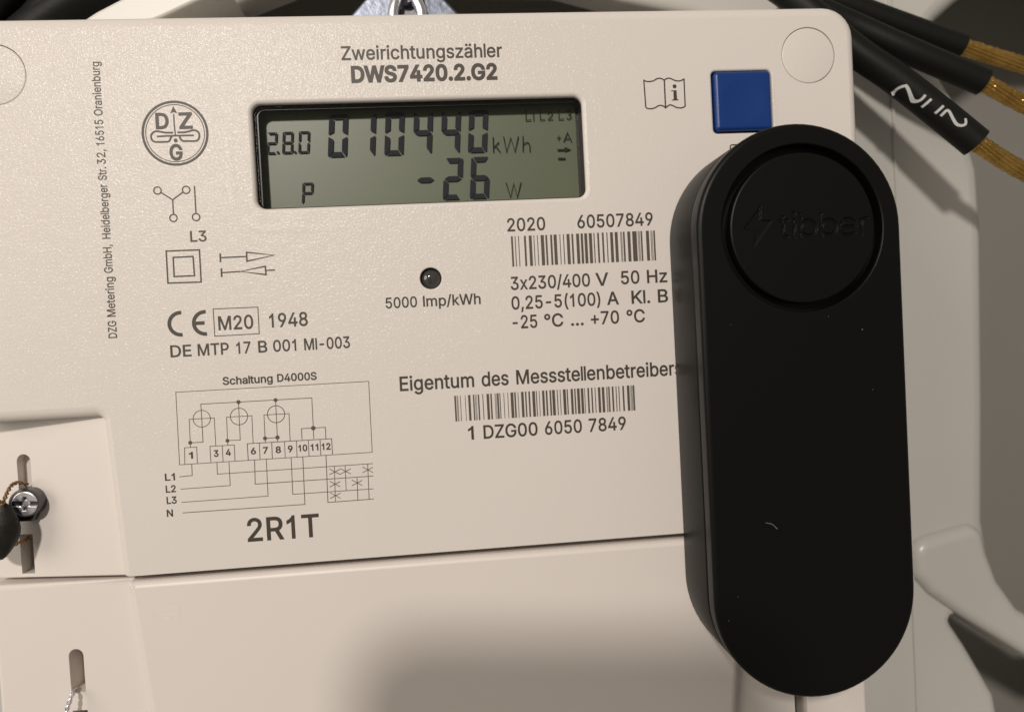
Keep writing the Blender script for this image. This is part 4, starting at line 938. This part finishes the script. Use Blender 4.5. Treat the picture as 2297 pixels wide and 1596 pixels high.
# ------------------------------------------------------------------ sealing screw
SC = (-81.2, -26.2)
HZ = -4.3          # how far the head sits below a head raised to z = 3
screw_z = 3.0
mb = MB()
mb.lathe(SC, [(2.6, -4.0), (2.6, 1.2), (2.6, 1.9), (2.5, 2.2), (2.42, 2.3), (2.3, 2.3), (2.3, 1.9), (0.1, 1.9)], 40)
mb.v = [(a_, b_, c_ + HZ) for a_, b_, c_ in mb.v]
sc = mb.build('sealing_screw', M['darksteel'], meter, MO, 30)
mb = MB()
R0 = 2.32
for sgn in (1, -1):
    arc = [(R0 * math.cos(t), R0 * math.sin(t)) for t in [math.radians(11 + (158) * i / 16) for i in range(17)]]
    pad = [(R0 * math.cos(math.radians(11)), 0.42)] + arc[1:-1] + [(-R0 * math.cos(math.radians(11)), 0.42),
          (-0.62, 0.42), (-0.42, 0.75), (-0.26, 1.25), (0.26, 1.25), (0.42, 0.75), (0.62, 0.42)]
    ang = math.radians(-4) + (math.pi if sgn < 0 else 0)
    pad = [(SC[0] + x * math.cos(ang) - y * math.sin(ang), SC[1] + x * math.sin(ang) + y * math.cos(ang)) for x, y in pad]
    pad = ccw(pad)
    plate(mb, pad, [0.14] * len(pad), 2.55, 1.7, 0.22, (), 3)
mb.lathe(SC, [(0.9, 1.86), (0.55, 1.95), (0.2, 1.93)], 20)
mb.v = [(a_, b_, c_ + HZ) for a_, b_, c_ in mb.v]
mb.build('screw_head', M['steel'], sc, MO, 25)
# clip the screw sits in
mb = MB()
cc0 = (SC[0] - 0.95, SC[1] - 0.3)
cl = [(cc0[0] + 2.9 * math.cos(t), cc0[1] + 2.9 * math.sin(t)) for t in [math.radians(-22 + 224 * i / 22) for i in range(23)]]
cl += [(cc0[0] - 1.3, cc0[1] - 3.35), (cc0[0] + 1.35, cc0[1] - 3.35)]
plate(mb, ccw(cl), [0.25] * len(cl), -3.3, -8.0, 0.3)
mb.build('screw_clip', M['darksteel'], sc, MO, 40, True)

# ------------------------------------------------------------------ seals and wires
seal = thing('wire_seal', 'dark oval seal hanging on twisted copper wire beside the shiny screw', 'seal', (-85.5, -30.3, 0))
SO = (-85.5, -30.3, 0)
mb = MB()
nu, nv = 20, 28
rings = []
for i in range(1, nu):
    th = math.pi * i / nu
    ring = []
    for j in range(nv):
        ph = math.tau * j / nv
        k = 1 + 0.035 * math.sin(3 * ph + 2 * th) + 0.03 * math.sin(5 * th + ph)
        ring.append((SO[0] + 4.15 * k * math.sin(th) * math.cos(ph), SO[1] + 5.5 * k * math.cos(th), SO[2] + 0.2 + 2.1 * k * math.sin(th) * math.sin(ph)))
    rings.append(mb.ring_add(ring))
for a_, b_ in zip(rings, rings[1:]):
    mb.bridge(a_, b_)
mb.f.append(tuple(rings[0])); mb.f.append(tuple(reversed(rings[-1])))
mb.build('seal_body', M['seal'], seal, SO, 60)
for key in ('SEALWIRE', 'SEALWIRE2'):
    base = smooth_path(D[key], 10)
    mb = MB()
    for ph in (0, math.pi):
        path = []
        for i, p in enumerate(base):
            d = (base[min(i + 1, len(base) - 1)] - base[max(i - 1, 0)]).normalized()
            u = d.cross(Vector((0, 0, 1))).normalized(); w_ = d.cross(u)
            t = i * 0.55 + ph
            path.append(p + (u * math.cos(t) + w_ * math.sin(t)) * 0.24)
        mb.tube(path, 0.17, 8)
    mb.build('seal_wire', M['sealcopper'], seal, SO, 60)
sw = thing('sealing_wire', 'silvery twisted wire loop through the lower left slot', 'wire', (-75, -64, -2))
SWO = (-75, -64, -2)
base = smooth_path(D['SWIRE'], 12)
for ph in (0, math.pi):
    mb = MB()
    path = []
    for i, p in enumerate(base):
        d = (base[min(i + 1, len(base) - 1)] - base[max(i - 1, 0)]).normalized()
        u = d.cross(Vector((0, 0, 1))).normalized(); w_ = d.cross(u)
        t = i * 0.30 + ph
        path.append(p + (u * math.cos(t) + w_ * math.sin(t)) * 0.24)
    mb.tube(path, 0.21, 10)
    mb.build('wire_strand', M['steel'], sw, SWO, 60)

# ------------------------------------------------------------------ the black reader puck
PX = 64.05
PR = 18.95
PY1 = 35.85 - PR
PY0 = -68.05 + PR
RO = (PX, (PY0 + PY1) / 2, 0)
reader = thing('optical_reader', 'black pill-shaped optical reader clipped upright on the right of the meter', 'optical reader', RO)


def capsule(r, n=36):
    p = [(PX + r * math.cos(t), PY1 + r * math.sin(t)) for t in [math.pi * i / n for i in range(n + 1)]]
    p += [(PX + r * math.cos(t), PY0 + r * math.sin(t)) for t in [math.pi + math.pi * i / n for i in range(n + 1)]]
    return p


def stack(mb, prof):
    prev = None
    for ins, z in prof:
        ring = mb.ring_add([(x, y, z) for x, y in capsule(PR - ins)])
        if prev:
            mb.bridge(prev, ring)
        prev = ring
    return prev


mb = MB()
e = stack(mb, [(0.35, 0.04), (0.1, 0.25), (0.05, 0.6), (0.0, 12.85), (0.08, 13.05), (0.3, 13.15), (0.9, 13.15)])
mb.build('reader_base', M['black'], reader, RO, 40)
mb = MB()
stack(mb, [(0.62, 13.0), (0.62, 13.9)])
mb.build('reader_seam', M['gap'], reader, RO, 40)
mb = MB()
BD = (PX + 0.5, PY1 + 0.25)
BR = 14.95
TOPZ = 17.0
prof = [(0.9, 13.62), (0.25, 13.62), (0.08, 13.72), (0.0, 13.95), (0.0, 16.1)]
prof += [(0.85 * (1 - math.cos(a)), 16.15 + 0.85 * math.sin(a)) for a in [math.pi / 2 * i / 6 for i in range(1, 7)]]
e = stack(mb, prof)
top = capsule(PR - 0.85)
hole = circle(BD, BR, 72)
ho = circle(BD, BR + 0.25, 72)
mb.tess([top, ho], TOPZ)
r0 = mb.ring_add([(x, y, TOPZ) for x, y in ho])
r1 = mb.ring_add([(x, y, TOPZ - 0.10) for x, y in circle(BD, BR + 0.08, 72)])
r2 = mb.ring_add([(x, y, TOPZ - 0.3) for x, y in hole])
r3 = mb.ring_add([(x, y, TOPZ - 2.6) for x, y in hole])
r4 = mb.ring_add([(x, y, TOPZ - 2.6) for x, y in circle(BD, 10, 72)])
for a_, b_ in ((r0, r1), (r1, r2), (r2, r3), (r3, r4)):
    mb.bridge(a_, b_)
mb.build('reader_shell', M['black'], reader, RO, 40, True)

# round badge with the sunk emblem and name
GR = 13.45
px0, px1, py0, py1 = 52.6, 76.95, 13.7, 21.5
mb = MB()
rect = [(px0, py0), (px1, py0), (px1, py1), (px0, py1)]
cc = circle(BD, GR - 0.3, 72)
mb.tess([cc, rect], TOPZ)
mbr = [mb.ring_add([(x, y, z) for x, y in circle(BD, rr_, 72)]) for rr_, z in ((GR - 0.3, TOPZ), (GR - 0.1, TOPZ - 0.05), (GR, TOPZ - 0.22), (GR, TOPZ - 2.59))]
for a_, b_ in zip(mbr, mbr[1:]):
    mb.bridge(b_, a_)
NX, NY = 416, 144
gx = np.linspace(px0, px1, NX); gy = np.linspace(py0, py1, NY)
GX, GY = np.meshgrid(gx, gy)


def seg_dist(pts, closed=False):
    dmin = np.full(GX.shape, 1e9)
    q = list(pts) + ([pts[0]] if closed else [])
    for (ax_, ay_), (bx_, by_) in zip(q, q[1:]):
        dx, dy = bx_ - ax_, by_ - ay_
        L2 = dx * dx + dy * dy + 1e-12
        t = np.clip(((GX - ax_) * dx + (GY - ay_) * dy) / L2, 0, 1)
        dmin = np.minimum(dmin, np.hypot(GX - ax_ - t * dx, GY - ay_ - t * dy))
    return dmin


hw = 0.24
dd = np.full(GX.shape, 1e9)
tr_y = lambda p: (p[0], p[1])
for p in D['TIB']:
    dd = np.minimum(dd, seg_dist(p) - hw)
ox1, ox2 = D['TIBO'][0][0], D['TIBO'][1][0]
for oc in (ox1, ox2):
    cy_ = 17.05
    dd = np.minimum(dd, np.abs(np.hypot(GX - oc, GY - cy_) - 1.38) - hw)
dd = np.minimum(dd, np.hypot(GX - D['TIBDOT'][0], GY - 19.75) - 0.36)
bolt = [(53.55, 17.35), (56.9, 21.3), (56.75, 18.85), (58.85, 18.6), (55.3, 14.1), (55.6, 16.95)]
db = seg_dist(bolt, True)
ins = np.zeros(GX.shape, bool)
for (ax_, ay_), (bx_, by_) in zip(bolt, bolt[1:] + bolt[:1]):
    cnd = (ay_ > GY) != (by_ > GY)
    xx = (bx_ - ax_) * (GY - ay_) / (by_ - ay_ + 1e-12) + ax_
    ins ^= cnd & (GX < xx)
db = np.where(ins, -db, db)
dd = np.minimum(dd, db)
t = np.clip((0.09 - dd) / 0.18, 0, 1)
GZ = TOPZ - 0.30 * t * t * (3 - 2 * t)
base_i = len(mb.v)
mb.v += list(zip(GX.ravel().tolist(), GY.ravel().tolist(), GZ.ravel().tolist()))
idx = np.arange(NX * NY).reshape(NY, NX) + base_i
mb.f += list(zip(idx[:-1, :-1].ravel().tolist(), idx[:-1, 1:].ravel().tolist(), idx[1:, 1:].ravel().tolist(), idx[1:, :-1].ravel().tolist()))
mb.build('round_badge', M['black'], reader, RO, 50)

lint = MB()
lint.tube(smooth_path(D['LINT'], 6), 0.055, 6, rfun=lambda t: 0.55 + 0.9 * t)
setp(lint.build('lint_fibre', M['lint'], None, D['LINT'][0], 60), 'tiny pale lint fibre lying on the black reader', 'lint')
mb = MB()
for i, c in enumerate(D['SPECKS']):
    r_ = (0.11, 0.06, 0.06, 0.07, 0.05, 0.05, 0.05)[i]
    mb.lathe(c, [(r_, TOPZ), (r_ * 0.7, TOPZ + r_ * 0.6), (r_ * 0.2, TOPZ + r_ * 0.8)], 8)
setp(mb.build('dust', M['lint'], None, (PX, 0, TOPZ)), kind='stuff')

# ------------------------------------------------------------------ cables
def cable(path, rad, copper, label, group, mark=None, tag='power_cable'):
    base = smooth_path(path, 8)
    o = base[-1]
    c = thing(tag, label, 'cable', tuple(o), group)
    mb = MB()
    mb.tube(base, rad, 28, True)
    d = (base[-1] - base[-2]).normalized()
    mb2 = MB()
    sh = mb.build('sheath', M['rubber'], c, tuple(o), 50)
    if copper:
        cb = smooth_path([tuple(Vector(copper[0]) - d * 1.0)] + list(copper[1:]), 22)
        core = MB()
        core.tube(cb, 1.3, 12)
        core.build('strand_core', M['copper'], c, tuple(o), 60)
        ns = 13
        mb = MB()
        for k in range(ns):
            pth = []
            for i, p in enumerate(cb):
                dd_ = (cb[min(i + 1, len(cb) - 1)] - cb[max(i - 1, 0)]).normalized()
                u = dd_.cross(Vector((0, 0, 1))).normalized(); w_ = dd_.cross(u)
                t_ = math.tau * k / ns + i * 0.02
                rr = 1.45 + 0.05 * math.sin(i * 0.9 + k * 2.1) - (0.17 if i % 7 in (2, 6) else 0.0) + random.uniform(-0.05, 0.05)
                pth.append(p + (u * math.cos(t_) + w_ * math.sin(t_)) * rr)
            mb.tube(pth, 0.44, 8)
        mb.build('copper_strands', M['copper'], c, tuple(o), 60)
    return c, base


cable(D['CABLE_A'], 2.75, D['COPPER_A'], 'black power cable with bared copper end, uppermost of the three', 'black cables with bared copper ends')
cable(D['CABLE_B'], 2.85, D['COPPER_B'], 'black power cable with bared copper end, between the other two', 'black cables with bared copper ends')
cc_, base = cable(D['CABLE_C'], 3.2, D['COPPER_C'], 'black power cable with white hand-painted marks and bared copper end', 'black cables with bared copper ends')
mb = MB()
rad = 3.2


def on_cable(x, y):
    best = None
    for a_, b_ in zip(base, base[1:]):
        A = Vector((a_.x, a_.y)); Bv = Vector((b_.x, b_.y)); p = Vector((x, y))
        t = max(0, min(1, (p - A).dot(Bv - A) / (Bv - A).length_squared))
        q = A + (Bv - A) * t
        dist = (p - q).length
        if best is None or dist < best[0]:
            best = (dist, a_.z + (b_.z - a_.z) * t)
    return best[1] + math.sqrt(max(0.05, rad * rad - best[0] ** 2)) + 0.14


for i, p in enumerate(D['MARKS']):
    q = smooth_path([(v[0], v[1], 0) for v in p], 9)
    mb.ribbon([(v.x, v.y) for v in q], 0.52, on_cable, cap=0.1)
mb.build('painted_mark', M['paint'], cc_, tuple(base[-1]))

tl = [([(-107, 57.3, -21.4), (-99.8, 66.2, -21.4), (-92.5, 74.97, -21.4), (-85.2, 83.7, -21.4), (-78, 92, -21.4)], 4.5),
      ([(-92.6, 60.4, -21.4), (-84.65, 69.1, -21.4), (-80.65, 73.46, -21.4), (-72.65, 82.2, -21.4), (-64, 91, -21.4)], 4.4),
      ([(-95, 61, -21.4), (-82.5, 71.2, -21.4), (-75.4, 76.0, -21.4), (-67.9, 80.2, -21.4), (-56, 86, -21.4)], 4.6)]
labs = ['black cable at the upper left, outside the thin white gap', 'black cable at the upper left between the white gap and its neighbour behind the meter',
        'black cable at the upper left edging the bright white board']
for (p, r_), lb in zip(tl, labs):
    cable(p, r_, None, lb, 'black cables behind the upper left corner', tag='supply_cable')

# ------------------------------------------------------------------ metal hanger above the meter
hang = thing('mounting_hanger', 'zinc plated hanger with a round screw showing above the meter', 'hanger', (-5.5, 78, -18))
HO = (-5.5, 78, -18)
mb = MB()
pol = ccw([(-21.5, 73.0), (8.6, 73.0), (7.0, 76.5), (1.5, 82.5), (1.5, 92), (-12.5, 92), (-12.5, 82.5), (-18.4, 76.4)])
plate(mb, pol, [0.6] * 8, -18, -20, 0.6)
mb.v = [(a_ * 0.931, b_ * 0.931, c_) for a_, b_, c_ in mb.v]
mb.build('hanger_plate', M['zinc'], hang, HO, 40, True)
for xa in (-8.3, -1.9):
    mb = MB()
    pth = smooth_path([(xa, 70, -14.5), (xa + 0.1, 75.2, -14.5), (xa + (0.9 if xa < -5 else -0.9), 78.5, -14.8), (xa + (1.6 if xa < -5 else -1.6), 84, -16)], 5)
    mb.tube(pth, 1.35, 12)
    mb.v = [(a_ * 0.931, b_ * 0.931, c_) for a_, b_, c_ in mb.v]
    mb.build('hanger_hook', M['steel'], hang, HO, 50)
mb = MB()
mb.box((-7.0, 69, -17.9), (-3.1, 77.2, -16.6))
mb.v = [(a_ * 0.931, b_ * 0.931, c_) for a_, b_, c_ in mb.v]
mb.build('hanger_slot', M['darksteel'], hang, HO)
mb = MB()
mb.lathe((-5.3, 80.2), [(2.6, -29.5), (2.6, -14.5), (2.3, -25.4), (1.5, -24.7), (0.2, -24.5)], 28)
mb.v = [(a_ * 0.931, b_ * 0.931, c_) for a_, b_, c_ in mb.v]
mb.build('hanger_screw', M['steel'], hang, HO, 40)

# ------------------------------------------------------------------ the photographer's phone (its shadow lies on the meter)
def camp(x, y, z):
    a, b, c = [Vector(v) for v in CAM_AXES]
    return Vector((0, 0, 145.0)) + a * x + b * y + c * z


ph = thing('smartphone', 'dark phone held in front of the meter, throwing the soft rounded shadow below', 'phone', tuple(camp(-24, -55, 10)))
PO = tuple(camp(-24, -55, 10))
mb = MB()
body = rrect(-64, -128, 9, 19, 12)
tmp = MB()
plate(tmp, body, [2.0] * len(body), 14.0, 6.5, 2.0)
tmp.tess([body], 6.5, True)
mb.v = [tuple(camp(*v)) for v in tmp.v]
mb.f = tmp.f
mb.build('phone_body', M['phone'], ph, PO, 40)
mb = MB()
tmp = MB()
tmp.lathe((-2, 1), [(7, 6.4), (7, 5.0), (5.5, 4.6)], 32)
mb.v = [tuple(camp(*v)) for v in tmp.v]
mb.f = [tuple(reversed(f)) for f in tmp.f]
mb.build('phone_camera', M['phone'], ph, PO, 40)
